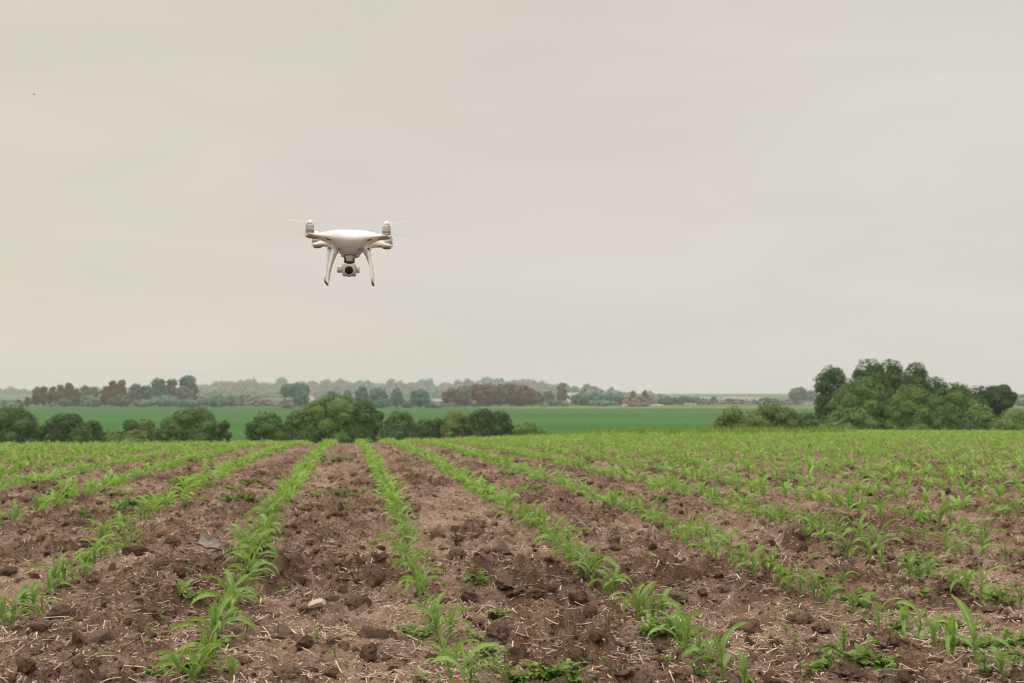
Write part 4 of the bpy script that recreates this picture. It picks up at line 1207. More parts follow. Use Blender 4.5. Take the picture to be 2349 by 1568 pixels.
HW = [('L', 1660, 630, 'broad', 165), ('L', 1775, 635, 'spread', 110), ('L', 1700, 650, 'small', 50), ('L', 500, 1030, 'small', 90), ('L', 400, 1005, 'small', 60), ('L', 548, 180, 'small', 80), ('L', 1330, 575, 'small', 60),
 ('L', 1475, 835, 'small', 95), ('L', 1375, 905, 'small', 65), ('L', 1965, 300, 'small', 75), ('L', 1725, 400, 'small', 95), ('L', 1375, 1085, 'small', 85), ('L', 1440, 1310, 'spread', 90), ('L', 2270, 885, 'small', 55),
 ('L', 2270, 1000, 'small', 60), ('L', 1720, 490, 'spread', 40), ('L', 2170, 820, 'small', 60), ('L', 790, 990, 'small', 35), ('L', 345, 310, 'small', 50), ('L', 225, 240, 'small', 50), ('L', 585, 1220, 'small', 45), ('L', 905, 1195, 'small', 60),
 ('L', 1600, 890, 'small', 60), ('L', 1900, 770, 'small', 50), ('L', 1265, 1180, 'small', 50), ('L', 1730, 810, 'small', 50),
 ('M', 240, 620, 'small', 110), ('M', 605, 340, 'grass', 80), ('M', 565, 1010, 'upright', 110), ('M', 730, 1120, 'small', 120), ('M', 635, 1210, 'small', 70), ('M', 1075, 240, 'small', 70), ('M', 1535, 210, 'spread', 80),
 ('M', 2000, 450, 'spread', 110), ('M', 2080, 470, 'spread', 70), ('M', 1880, 465, 'small', 60), ('M', 1450, 930, 'spread', 130), ('M', 1540, 900, 'spread', 110), ('M', 1910, 780, 'broad', 130), ('M', 1500, 1030, 'small', 90), ('M', 2230, 760, 'spread', 90),
 ('M', 2030, 970, 'spread', 110), ('M', 2130, 1110, 'spread', 120), ('M', 2200, 1220, 'spread', 140), ('M', 2285, 1200, 'small', 130), ('M', 2035, 1190, 'small', 70), ('M', 1330, 365, 'small', 40), ('M', 1550, 1372, 'broad', 110),
 ('M', 1445, 1374, 'broad', 50), ('M', 1195, 1370, 'small', 60), ('M', 1680, 1374, 'broad', 60), ('M', 800, 770, 'small', 35), ('M', 1365, 820, 'small', 60), ('M', 2290, 1290, 'spread', 110), ('M', 335, 225, 'small', 40),
 ('N', 50, 380, 'small', 55), ('N', 430, 530, 'small', 60), ('N', 505, 900, 'small', 130), ('N', 600, 835, 'spread', 50), ('N', 865, 1020, 'small', 140), ('N', 820, 1000, 'small', 70), ('N', 1330, 945, 'spread', 150), ('N', 1430, 930, 'spread', 160), ('N', 1380, 890, 'spread', 170),
 ('N', 1230, 915, 'broad', 110), ('N', 1520, 920, 'spread', 110), ('N', 1280, 385, 'small', 60), ('N', 1120, 400, 'small', 45), ('N', 1085, 300, 'small', 75), ('N', 1845, 305, 'small', 50), ('N', 850, 1275, 'small', 100), ('N', 950, 1340, 'small', 110),
 ('N', 1360, 1190, 'spread', 90), ('N', 1690, 1330, 'spread', 110), ('N', 60, 1372, 'spread', 140), ('N', 180, 1374, 'spread', 120), ('N', 320, 1340, 'spread', 170), ('N', 450, 1330, 'spread', 150), ('N', 400, 1374, 'spread', 130), ('N', 560, 1374, 'spread', 110), ('N', 670, 1374, 'spread', 130),
 ('N', 770, 1374, 'small', 90), ('N', 1370, 1340, 'small', 60), ('N', 955, 1075, 'small', 60), ('N', 935, 660, 'small', 35), ('N', 440, 1230, 'small', 90), ('N', 1410, 1110, 'small', 60), ('N', 570, 1290, 'spread', 90), ('N', 570, 400, 'small', 70),
 ('R', 65, 800, 'small', 85), ('R', 170, 940, 'small', 85), ('R', 240, 1055, 'small', 110), ('R', 165, 1095, 'small', 60), ('R', 680, 960, 'small', 50), ('R', 1100, 950, 'spread', 100), ('R', 1200, 880, 'spread', 110), ('R', 880, 820, 'small', 85),
 ('R', 985, 840, 'small', 70), ('R', 820, 670, 'spread', 130), ('R', 740, 640, 'spread', 110), ('R', 860, 600, 'broad', 90), ('R', 1180, 700, 'small', 60), ('R', 1310, 690, 'small', 55), ('R', 1445, 610, 'broad', 110), ('R', 2060, 610, 'spread', 120), ('R', 2110, 600, 'broad', 90), ('R', 2000, 540, 'spread', 80), ('R', 2200, 650, 'spread', 90),
 ('R', 1390, 300, 'spread', 140), ('R', 1290, 290, 'spread', 80), ('R', 1480, 280, 'grass', 130), ('R', 1560, 280, 'broad', 80), ('R', 1720, 240, 'small', 75), ('R', 900, 300, 'small', 40), ('R', 1070, 420, 'small', 60), ('R', 1140, 460, 'small', 50), ('R', 1700, 850, 'spread', 120), ('R', 1630, 830, 'spread', 90),
 ('R', 1840, 1040, 'spread', 110), ('R', 1960, 1030, 'spread', 130), ('R', 2080, 1060, 'spread', 130), ('R', 2200, 1020, 'spread', 150), ('R', 2300, 1010, 'spread', 150), ('R', 1680, 1010, 'spread', 100), ('R', 2250, 1130, 'spread', 100), ('R', 2320, 1220, 'spread', 140), ('R', 2000, 1330, 'upright', 220),
 ('R', 640, 1260, 'spread', 170), ('R', 780, 1280, 'spread', 200), ('R', 900, 1270, 'spread', 190), ('R', 1020, 1250, 'spread', 170), ('R', 560, 1250, 'spread', 130), ('R', 700, 1180, 'upright', 180), ('R', 850, 1200, 'broad', 150), ('R', 480, 1220, 'small', 90), ('R', 430, 1270, 'spread', 90), ('R', 300, 1320, 'upright', 110), ('R', 420, 1330, 'broad', 70), ('R', 1020, 1374, 'small', 60),
 ('R', 2195, 350, 'small', 40), ('R', 2280, 310, 'spread', 50), ('R', 2340, 290, 'spread', 50),
 ('l', 1070, 720, 'spread', 60), ('l', 1150, 700, 'spread', 70), ('l', 1230, 690, 'spread', 65), ('l', 1310, 690, 'spread', 60), ('l', 1400, 685, 'spread', 60), ('l', 1480, 670, 'spread', 60), ('l', 1230, 755, 'broad', 40), ('l', 1700, 715, 'broad', 70), ('l', 1790, 680, 'broad', 70),
 ('l', 740, 825, 'small', 80), ('l', 810, 830, 'small', 70), ('l', 1080, 620, 'spread', 60), ('l', 1170, 600, 'spread', 50), ('l', 1700, 500, 'spread', 80), ('l', 1630, 510, 'spread', 60), ('l', 2080, 640, 'spread', 50), ('l', 2290, 670, 'spread', 80), ('l', 2300, 480, 'spread', 60), ('l', 2150, 540, 'spread', 50), ('l', 1940, 340, 'broad', 70), ('l', 1270, 1215, 'small', 30),
 ('m', 530, 600, 'spread', 45), ('m', 590, 600, 'broad', 60), ('m', 660, 595, 'broad', 60), ('m', 740, 595, 'spread', 50), ('m', 820, 585, 'spread', 55), ('m', 900, 600, 'spread', 45), ('m', 985, 560, 'broad', 50), ('m', 930, 560, 'broad', 40), ('m', 760, 540, 'small', 40), ('m', 620, 275, 'spread', 45), ('m', 690, 285, 'spread', 45), ('m', 760, 280, 'spread', 45), ('m', 850, 275, 'spread', 40),
 ('m', 215, 430, 'spread', 40), ('m', 110, 470, 'small', 40), ('m', 1410, 415, 'grass', 90), ('m', 1465, 420, 'small', 50), ('m', 870, 690, 'grass', 60), ('m', 2270, 390, 'spread', 45), ('m', 2330, 395, 'spread', 40), ('m', 2140, 520, 'broad', 50), ('m', 2260, 540, 'broad', 60), ('m', 2340, 560, 'spread', 45), ('m', 800, 415, 'small', 35),
 ('n', 90, 535, 'spread', 50), ('n', 165, 530, 'spread', 55), ('n', 250, 520, 'spread', 45), ('n', 970, 940, 'small', 70), ('n', 615, 970, 'small', 45), ('n', 1400, 640, 'spread', 50), ('n', 1340, 620, 'spread', 50)]
wl = []
for (k_, px, py, kind, hpx) in HW:
    x, y = ground_at(*reg(k_, px, py)); wl.append((y, x, kind, ({'l': 1.5, 'm': 1.15, 'n': 1.2}.get(k_, 1.0)) * hpx / 2.447 * .6117 / 2936 * y))
wl.sort()
WN = {'small': 'small sprouting weed', 'spread': 'low leafy weed tuft', 'broad': 'broad leaved weed', 'grass': 'thin grass weed', 'upright': 'upright leafy weed'}
cnt = {}
for (y, x, kind, h) in wl:
    st = strip_of(x, y); key = (st, kind); cnt[key] = n = cnt.get(key, 0) + 1
    root = bpy.data.objects.new('weed', None); COL.objects.link(root); root.empty_display_size = .02
    root.location = (x, y, float(soil_z(x, y)[0]) - .002)
    root.rotation_euler = (rngl.uniform(-.15, .15), rngl.uniform(-.15, .15), rngl.uniform(0, 6.28))
    root.scale = (h * {'spread': 1.3, 'broad': 1.2}.get(kind, 1.15),) * 3
    tag(root, '%s, %s nearest %s' % (WN[kind], ORD[n], st), 'weed', '%ss among the corn rows' % WN[kind])
    for me in rngl.choice(WK[kind]): obj(me.name.split('.')[0], me, root)

# ------------------------------------------------------------------ trees
def crown_mesh(name, rs, blobs, nleaf, lsize, mat, core=.80, flat=.0, gap=0.0):
    """Leaf sprays spread through the outer part of a set of lobes, round opaque core lumps of the same foliage, added to block view-through."""
    B = np.array(blobs)                     # cx cy cz rx ry rz
    area = (B[:, 3] * B[:, 5] + B[:, 4] * B[:, 5] + B[:, 3] * B[:, 4]); wgt = area / area.sum()
    n = int(nleaf * 1.5)
    bi = rs.choice(len(B), n, p=wgt)
    d = rs.normal(size=(n, 3)); d /= np.linalg.norm(d, axis=1)[:, None]
    rm_ = B[:, 3:].mean(1); am = np.clip(np.median(rm_) / rm_, .25, 1)[bi]
    lob = 1 + am * (.16 * vnoise3(d * 3.2 + bi[:, None] * 7.3, 5) + .10 * vnoise3(d * 8 + bi[:, None] * 3.1, 6))
    rad = lob * (1.03 - am * .34 * rs.random(n) ** 1.4)
    P = B[bi, :3] + d * B[bi, 3:] * rad[:, None]
    # drop what is buried in another lobe
    inside = np.zeros(n, bool)
    for k in range(len(B)):
        q = (P - B[k, :3]) / B[k, 3:]
        inside |= ((q ** 2).sum(1) < .62) & (bi != k)
    if gap:
        inside |= vnoise3(P / (B[:, 3].mean() * .55) + 3, 9) < -1 + gap * 2 - .35
    P, d = P[~inside], d[~inside]
    P, d = P[:nleaf], d[:nleaf]
    n = len(P)
    nr = d + rs.normal(size=(n, 3)) * .36 + np.array((0, 0, .25)); nr /= np.linalg.norm(nr, axis=1)[:, None]
    a = np.cross(nr, rs.normal(size=(n, 3))); a /= np.linalg.norm(a, axis=1)[:, None]
    b = np.cross(nr, a)
    s = lsize * (.55 + .9 * rs.random(n))[:, None]
    el = (.45 + .35 * rs.random(n))[:, None]
    V = np.stack([P - a * s, P - b * s * el + nr * s * .12, P + a * s, P + b * s * el + nr * s * .12], 1).reshape(-1, 3)
    Fq = np.arange(n * 4).reshape(n, 4)
    Vs, Ts, c = [V], [], n * 4
    if core:
        v0, f0 = ICO[2] if len(B) > 3 else ICO[3]
        for k in range(len(B)):
            r = core * (1 + .22 * vnoise3(v0 * 2.2 + k * 5.1, 4))
            Vs.append(B[k, :3] + v0 * B[k, 3:] * r[:, None]); Ts.append(f0 + c); c += len(v0)
    return make_mesh(name, np.concatenate(Vs), [Fq] + ([np.concatenate(Ts)] if Ts else []), mat, False)

def dome_blobs(rs, w, h, dp, n, z0=.0, kind='dome', even=False):
    """Lobes over a rounded crown of width w, depth dp, its skirt at z0*h and its top at h."""
    hh = h * (1 - z0)
    zc, up, dn = {'dome': (.46, .54, .46), 'column': (.44, .56, .44), 'umbrella': (.66, .34, .22)}[kind]
    zc, up, dn = z0 * h + hh * zc, hh * up, hh * dn
    m = min(w, hh * 1.15, dp * 1.2)
    out_ = [(0, 0, zc + .04 * up, w * .37, dp * .37, up * .76), (0, 0, zc - .15 * dn, w * .39, dp * .39, dn * .84)]
    if even:        # a full, closely grown dome: one big mass with shallow lobes
        out_ = [(0, 0, zc, w * .465, dp * .465, up * .985), (0, 0, zc - .1 * dn, w * .46, dp * .46, dn * .9)]
        for k in range(n):
            zt = 1 - 1.5 * (k + .5) / n; a = k * 2.399 + rs.uniform(-.3, .3); rr = math.sqrt(max(0, 1 - zt * zt))
            r = m * rs.uniform(.10, .19); q = 1 - .72 * r / (m * .5)
            out_.append((math.cos(a) * rr * w * .5 * q, math.sin(a) * rr * dp * .5 * q, zc + zt * (up if zt > 0 else dn) * q, r * 1.25, r * 1.2, r))
        return out_
    ga = math.pi * (3 - math.sqrt(5)); a0 = rs.uniform(0, 6.28)
    for k in range(n):
        zt = 1 - 1.62 * (k + .5) / n + rs.uniform(-.08, .08); zt = min(max(zt, -.85), .98)
        a = a0 + k * ga + rs.uniform(-.35, .35)
        rr = (1 - abs(zt) ** 2.5) ** (1 / 2.5)
        if kind == 'column' and zt > 0: rr = (1 - zt) ** .62
        r = m * (rs.uniform(.15, .27) if kind == 'dome' else rs.uniform(.17, .26))
        f = rs.uniform(.86, 1.05)
        x = math.cos(a) * rr * max(w / 2 - .9 * r, .1 * w) * f; y = math.sin(a) * rr * max(dp / 2 - .9 * r, .1 * dp) * f
        z = zc + zt * ((up if zt > 0 else dn) - .8 * r)
        out_.append((x, y, z, r * rs.uniform(.95, 1.3), r * rs.uniform(.95, 1.2), r * rs.uniform(.75, 1.0)))
    r = m * .24
    out_.append((rs.uniform(-.1, .1) * w, 0, h - r * .95, r * 1.2, r * 1.1, r))
    if kind != 'column':
        for sx in (-1, 1): out_.append((sx * (.5 * w - r * .95), rs.uniform(-.1, .1) * dp, zc + rs.uniform(-.2, .25) * dn, r, r, r * 1.15))
    return out_

def trunk_mesh(name, rs, h, w, r):
    mb = MB()
    mb.tube([(0, 0, -.4), (.02 * w, 0, h * .12), (0, .02 * w, h * .3), (.03 * w, 0, h * .6)], [r * 1.5, r * 1.05, r * .85, r * .35], 8)
    for k in range(5):
        a = k * 1.26 + rs.uniform(-.4, .4); z = h * rs.uniform(.12, .35); l = w * rs.uniform(.22, .34)
        mb.tube([(0, 0, z), (math.cos(a) * l * .5, math.sin(a) * l * .5, z + h * .14), (math.cos(a) * l, math.sin(a) * l, z + h * .34)], [r * .55, r * .4, r * .12], 6)
    return mb.mesh(name, M_BARK)

TM = {
 'dark':  leaf_mat('foliage dark green', (.034, .084, .019), (.068, .134, .034), .12, world_noise=.55),
 'mid':   leaf_mat('foliage mid green', (.048, .120, .021), (.100, .186, .040), .14, world_noise=.55),
 'willow': leaf_mat('foliage willow green', (.068, .150, .025), (.128, .222, .044), .14, world_noise=.7),
 'light': leaf_mat('foliage light green', (.098, .178, .036), (.188, .282, .070), .16, world_noise=.6),
 'yellow': leaf_mat('foliage yellow green', (.095, .152, .032), (.185, .250, .064), .16, world_noise=.6),
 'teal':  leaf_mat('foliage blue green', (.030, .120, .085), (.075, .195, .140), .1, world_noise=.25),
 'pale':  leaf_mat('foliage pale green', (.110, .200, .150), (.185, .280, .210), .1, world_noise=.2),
 'brown': leaf_mat('foliage red brown', (.090, .040, .024), (.170, .085, .054), .1, world_noise=.25),
 'mixed': leaf_mat('foliage brown and blue green', (.165, .090, .060), (.065, .185, .135), .1, world_noise=.12),
}
rst = np.random.RandomState(77)
def tree(u, v, wu, depth, mat, label, group, name='tree', cat='tree', kind='dome', nl=None, ls=None, dp=None, z0=.06, nb=None, trunk=True, gap=0.0, core=.8, base_v=None, even=False):
    """u, v: top of the crown in the photograph (2349 units); wu: width; depth in metres."""
    p = at(u, v, depth)
    gz = float(terrain(p.x, depth))
    h = p.z - gz; w_ = wu / 2936.0 * depth
    if base_v is not None:                  # crown ends above the ground
        z0 = max(0.02, (at(u, base_v, depth).z - gz) / h)
    dpt = (dp or .8) * w_ if kind != 'column' else w_
    big = wu / 25.0
    nb = nb or int(min(34, max(7, 5 + big * 2.6)))
    near = depth < 300
    ls = ls or (max(.08, .00088 * depth) if near else depth * .0012)
    vis_area = w_ * h
    nl = nl or int(min(12000 if near else 2600, max(350, 2.6 * vis_area * 1.6 / (ls * ls * 1.2))))
    root = bpy.data.objects.new(name, None); COL.objects.link(root); root.empty_display_size = 1
    root.location = (p.x, depth, gz)
    tag(root, label, cat, group)
    obj('crown', crown_mesh('crown', rst, dome_blobs(rst, w_, h, dpt, nb, z0, kind, even), nl, ls, TM[mat], core=core, gap=gap), root)
    if trunk: obj('trunk', trunk_mesh('trunk', rst, h, w_, max(.06, h * .025)), root)
    return root

GN = 'trees and bushes just beyond the corn field'
NEAR = [
 (20, 931, 158, 104, 'dark', 'dark round tree cut by the edge, furthest left behind the corn', {}),
 (150, 947, 108, 106, 'dark', 'dark round bush, second from the left behind the corn', {}),
 (212, 963, 60, 108, 'dark', 'small very dark bush leaning on the second dark bush from the left', {}),
 (262, 984, 66, 102, 'light', 'low light green bush between two dark bushes on the left', {}),
 (298, 963, 50, 106, 'mid', 'small peaked bush above the low light ones on the left', {}),
 (335, 961, 62, 106, 'light', 'light green bush left of the tall broad bush of the left group', {}),
 (310, 985, 70, 101, 'yellow', 'lowest yellowish bush in front in the left group', {}),
 (440, 934, 150, 106, 'mid', 'tall broad mid green bush, rightmost large one of the left group', {}),
 (512, 966, 40, 104, 'dark', 'narrow low dark bush at the right end of the left group', {}),
 (185, 978, 60, 103, 'mid', 'low bush bridging the two dark bushes of the left group', {}),
 (385, 972, 70, 103, 'mid', 'low bush at the left foot of the tall broad bush', {}),
 (905, 972, 90, 102, 'dark', 'low dark bush right at the foot of the dome willow', {}),
 (612, 945, 92, 104, 'mid', 'round bush at the left foot of the big dome shaped willow', {}),
 (583, 968, 44, 102, 'dark', 'small bush at the left end of the middle group', {}),
 (768, 905, 184, 108, 'willow', 'big dome shaped green willow below the drone', {'nb': 34, 'nl': 14000}),
 (690, 940, 90, 106, 'mid', 'left shoulder bush leaning on the big dome willow', {}),
 (835, 915, 80, 107, 'mid', 'right shoulder tree merging with the big dome willow', {}),
 (868, 944, 40, 109, 'mid', 'small round treetop just right of the big dome willow', {}),
 (918, 942, 84, 106, 'mid', 'round bush, first full one right of the big dome willow', {}),
 (975, 961, 66, 104, 'dark', 'low dark bush midway between the dome willow and the twin peaked bush', {}),
 (1003, 960, 40, 106, 'mid', 'narrow bush between low dark bush and yellowish bush', {}),
 (1048, 944, 78, 106, 'yellow', 'yellowish green bush left of the dark twin peaked bush', {}),
 (1030, 966, 50, 103, 'light', 'low light bush in front of the yellowish bush', {}),
 (1107, 937, 88, 104, 'dark', 'left and taller half of the dark twin peaked bush pair', {}),
 (1148, 942, 64, 105, 'dark', 'right half of the dark twin peaked bush pair', {}),
 (1208, 968, 82, 104, 'light', 'low light bush tapering at the right end of the middle group', {'nb': 9}),
 (1250, 984, 30, 103, 'light', 'tiny low bush just right of the middle group', {}),
 # right group
 (1674, 934, 76, 100, 'yellow', 'thin feathery pale tree with bare stems, left end of the right group', {'core': .45, 'gap': .18, 'nb': 9}),
 (1654, 952, 34, 99, 'yellow', 'thin feathery low bush at the very left of the right group', {'core': .4, 'gap': .2}),
 (1766, 921, 100, 102, 'yellow', 'pointed light green tree, second in the right group', {'core': .7}),
 (1726, 948, 80, 100, 'yellow', 'low airy bush between the two feathery light trees', {'core': .5, 'gap': .12}),
 (1808, 934, 56, 104, 'light', 'slim light tree on the right side of the pointed light tree', {}),
 (1846, 945, 86, 108, 'mid', 'low dark bush in front of the slim tall tree', {}),
 (1908, 841, 70, 124, 'dark', 'tall slim dark tree with sky gaps, standing left of the big clump', {'core': .55, 'gap': .22, 'z0': .22, 'nb': 20, 'dp': .9}),
 (1950, 934, 126, 103, 'light', 'broad light bush in front of the big clump', {'nb': 18}),
 (1870, 962, 66, 100, 'mid', 'low bush left in front of the broad light bush', {}),
 (1910, 968, 80, 98, 'light', 'lowest bush in front of the broad light bush', {}),
 (2000, 968, 50, 99, 'mid', 'low bush right in front of the broad light bush', {}),
 (1993, 822, 92, 126, 'mid', 'left half of the highest round treetop of the right clump', {'z0': .1}),
 (2040, 824, 88, 128, 'mid', 'right half of the highest round treetop of the right clump', {'z0': .1}),
 (2014, 853, 60, 119, 'willow', 'small rounded treetop below the highest treetops', {'z0': .3}),
 (2100, 831, 76, 125, 'mid', 'second highest treetop, right of the highest pair', {'z0': .1}),
 (2148, 865, 72, 123, 'dark', 'sloping tree right of the second highest treetop', {}),
 (1967, 865, 132, 112, 'willow', 'large front willow dome on the left of the clump', {'nb': 30, 'nl': 14000}),
 (2092, 881, 124, 110, 'willow', 'large front willow dome in the middle of the clump', {'nb': 28, 'nl': 14000}),
 (2034, 893, 96, 116, 'dark', 'dark tree filling the gap between the two front willow domes', {}),
 (2188, 876, 124, 117, 'mid', 'broad tree right of the two front willow domes', {'nb': 22}),
 (2250, 884, 92, 119, 'dark', 'dark round tree, second from the right end of the clump', {}),
 (2293, 885, 58, 118, 'dark', 'dark round tree at the right end of the clump, trunk bare below', {'base_v': 942}),
 (2182, 929, 80, 104, 'mid', 'lower front bush right of the middle willow dome', {}),
 (2246, 925, 78, 106, 'light', 'lower lighter bush under the dark round trees', {}),
 (2322, 938, 96, 104, 'light', 'low light bush at the right border', {}),
 (2240, 962, 60, 100, 'mid', 'low bush in front of the lower lighter bush', {}),
 (2108, 972, 64, 99, 'light', 'small low bush at the foot of the middle willow dome', {}),
]
for (u, v, wu, dd, mt, lab, kw) in NEAR:
    kw = dict(kw); kw['even'] = wu > 55 and 'core' not in kw and not lab.startswith(('slim', 'low light', 'yellowish'))
    if wu < 112: wu *= 1.14
    tree(u, v, wu, dd, mt, lab, GN, 'bush' if 'bush' in lab else 'tree', 'bush' if 'bush' in lab else 'tree', **kw)
# bushes in the grass strip
for (u, v, wu, dd, lab) in ((1377, 985, 34, 82, 'small round bush in the grass strip beyond the corn, largest of four'), (1411, 987, 20, 84, 'tiny bush right next to the largest bush in the grass strip'),
                            (1470, 988, 16, 86, 'tiny bush alone in the middle of the grass strip'), (1602, 990, 16, 84, 'tiny bush in the grass strip nearest the right tree group')):
    tree(u, v, wu, dd, 'light', lab, 'bushes in the grass strip', 'bush', 'bush', trunk=False, nb=6)

GF = 'distant trees beyond the green field'
FART = [
 (85, 888, 26, 640, 'brown', 'column', 'first spiky red brown poplar from the left'), (100, 886, 22, 645, 'brown', 'column', 'second spiky red brown poplar from the left'),
 (120, 887, 24, 650, 'brown', 'column', 'third red brown poplar from the left'), (138, 884, 24, 640, 'brown', 'column', 'fourth red brown poplar from the left, before the tallest'),
 (158, 879, 30, 645, 'brown', 'column', 'tallest red brown poplar of the left row'), (174, 892, 26, 650, 'brown', 'column', 'lower red brown poplar ending the left row'),
 (64, 913, 15, 630, 'brown', 'column', 'small dark conifer left of the brown poplar row'),
 (150, 912, 30, 615, 'teal', 'dome', 'blue green bush in front of the tallest brown poplar'),
 (210, 906, 52, 640, 'pale', 'dome', 'pale bush between the two brown clumps'), (216, 918, 30, 618, 'teal', 'dome', 'low dark bush in front of the pale bush'),
 (196, 885, 24, 760, 'mixed', 'dome', 'far hazy tree right of the brown poplar row'), (215, 888, 26, 770, 'mixed', 'dome', 'second far hazy tree right of the brown poplar row'),
 (242, 886, 24, 640, 'brown', 'column', 'left and lower brown tree of the second brown clump'), (258, 874, 26, 640, 'brown', 'column', 'left peak of the second brown clump'),
 (278, 872, 30, 642, 'brown', 'column', 'highest brown tree of the second brown clump'),
 (275, 905, 54, 618, 'mixed', 'dome', 'brownish bush at the foot of the second brown clump'),
 (312, 881, 34, 650, 'mixed', 'dome', 'tree just right of the second brown clump'), (335, 884, 40, 655, 'teal', 'dome', 'blue green tree left of the tall round ones'),
 (365, 868, 44, 650, 'teal', 'dome', 'tall blue green tree with a flat top'), (393, 869, 34, 655, 'mixed', 'dome', 'brown patched tree left of the tallest far tree'),
 (431, 861, 44, 645, 'teal', 'dome', 'tallest far tree on the left with gaps in its crown'), (424, 886, 46, 640, 'mixed', 'dome', 'brown patched tree below the tallest far tree'),
 (380, 905, 70, 625, 'pale', 'dome', 'pale bush mound in front of the tall far trees'), (430, 915, 50, 620, 'pale', 'dome', 'second pale bush mound in front of the tallest far tree'), (330, 915, 50, 622, 'pale', 'dome', 'pale low bush right of the second brown clump'),
 (502, 911, 72, 608, 'teal', 'dome', 'dark round bush alone at the edge of the green field'),
 (676, 879, 66, 620, 'teal', 'umbrella', 'umbrella shaped tree left above the big dome willow'),
 (690, 893, 36, 615, 'teal', 'dome', 'dense lower right part tree beside the umbrella tree'),
 (659, 931, 22, 560, 'teal', 'dome', 'tiny dark bush in the green field left of the dome willow'),
 (830, 886, 30, 600, 'teal', 'dome', 'left of two round dark treetops right of the dome willow'), (868, 889, 42, 605, 'teal', 'dome', 'right of two round dark treetops right of the dome willow'),
 (875, 915, 38, 590, 'teal', 'dome', 'low dark bush under the two round treetops'),
 (911, 892, 30, 600, 'teal', 'dome', 'left of the pair of round field edge trees'), (934, 922, 28, 592, 'mixed', 'dome', 'brownish low bush between the round field edge trees'),
 (964, 894, 46, 590, 'teal', 'dome', 'right and larger of the pair of round field edge trees'), (985, 925, 24, 586, 'teal', 'dome', 'low bush at the right foot of the larger round tree'),
 (1003, 937, 14, 560, 'teal', 'dome', 'tiny dark bush right of the larger round tree'),
 (760, 897, 24, 720, 'teal', 'dome', 'small treetop peeping over the dome willow'), (797, 896, 22, 725, 'teal', 'dome', 'second small treetop peeping over the dome willow'),
 (1257, 898, 30, 680, 'mixed', 'dome', 'tree just right of the long brown copse'), (1268, 918, 44, 660, 'teal', 'dome', 'low bush right of the long brown copse'),
 (1289, 879, 28, 690, 'mixed', 'column', 'tall brownish tree right of the long brown copse'),
 (1330, 905, 40, 690, 'teal', 'dome', 'blue green bush left of the pale far roofs'), (1365, 903, 44, 680, 'teal', 'dome', 'first bush of the blue green hedge'), (1402, 904, 46, 685, 'teal', 'dome', 'second bush of the blue green hedge'),
 (1380, 918, 60, 660, 'pale', 'dome', 'low pale bush in front of the blue green hedge'),
 (1438, 913, 36, 670, 'brown', 'dome', 'low brown bush right of the blue green hedge'), (1462, 912, 30, 672, 'brown', 'dome', 'second low brown bush right of the blue green hedge'),
 (1452, 898, 13, 700, 'mixed', 'column', 'small upright tree before the brown upright one'), (1480, 897, 20, 660, 'mixed', 'column', 'upright brownish tree standing by the pale greenhouses'),
 (1530, 910, 44, 720, 'teal', 'dome', 'first bush left of the pale long hall'), (1567, 909, 40, 730, 'teal', 'dome', 'second bush left of the pale long hall'), (1595, 911, 30, 735, 'pale', 'dome', 'pale bush left of the pale long hall'),
 (1637, 911, 16, 780, 'teal', 'column', 'first small tree in front of the long hall'), (1672, 916, 20, 790, 'teal', 'dome', 'second small tree in front of the long hall'),
 (1758, 914, 30, 790, 'teal', 'dome', 'bush at the right end of the long hall'),
 (1832, 889, 44, 820, 'mixed', 'dome', 'hazy round tree left of the tall slim tree'), (1862, 896, 26, 830, 'pale', 'dome', 'hazy thin tree right next to the hazy round tree'),
]
for i, (u, v, wu, dd, mt, kd, lab) in enumerate(FART):
    tree(u, v, wu, dd, mt, lab, GF, 'bush' if 'bush' in lab else 'tree', 'bush' if 'bush' in lab else 'tree', kind=kd)
# the long brown copse
for i, (u, v, wu) in enumerate(((1036, 891, 34), (1062, 886, 36), (1090, 881, 38), (1118, 880, 40), (1146, 883, 36), (1172, 879, 40), (1200, 882, 40), (1222, 893, 34))):
    tree(u, v, wu * 1.3, 640 + 5 * (i % 3), 'mixed' if i % 3 == 1 else 'brown', 'tree %s from the left in the long brown copse' % ORD[i + 1], 'trees of the long brown copse', base_v=930)

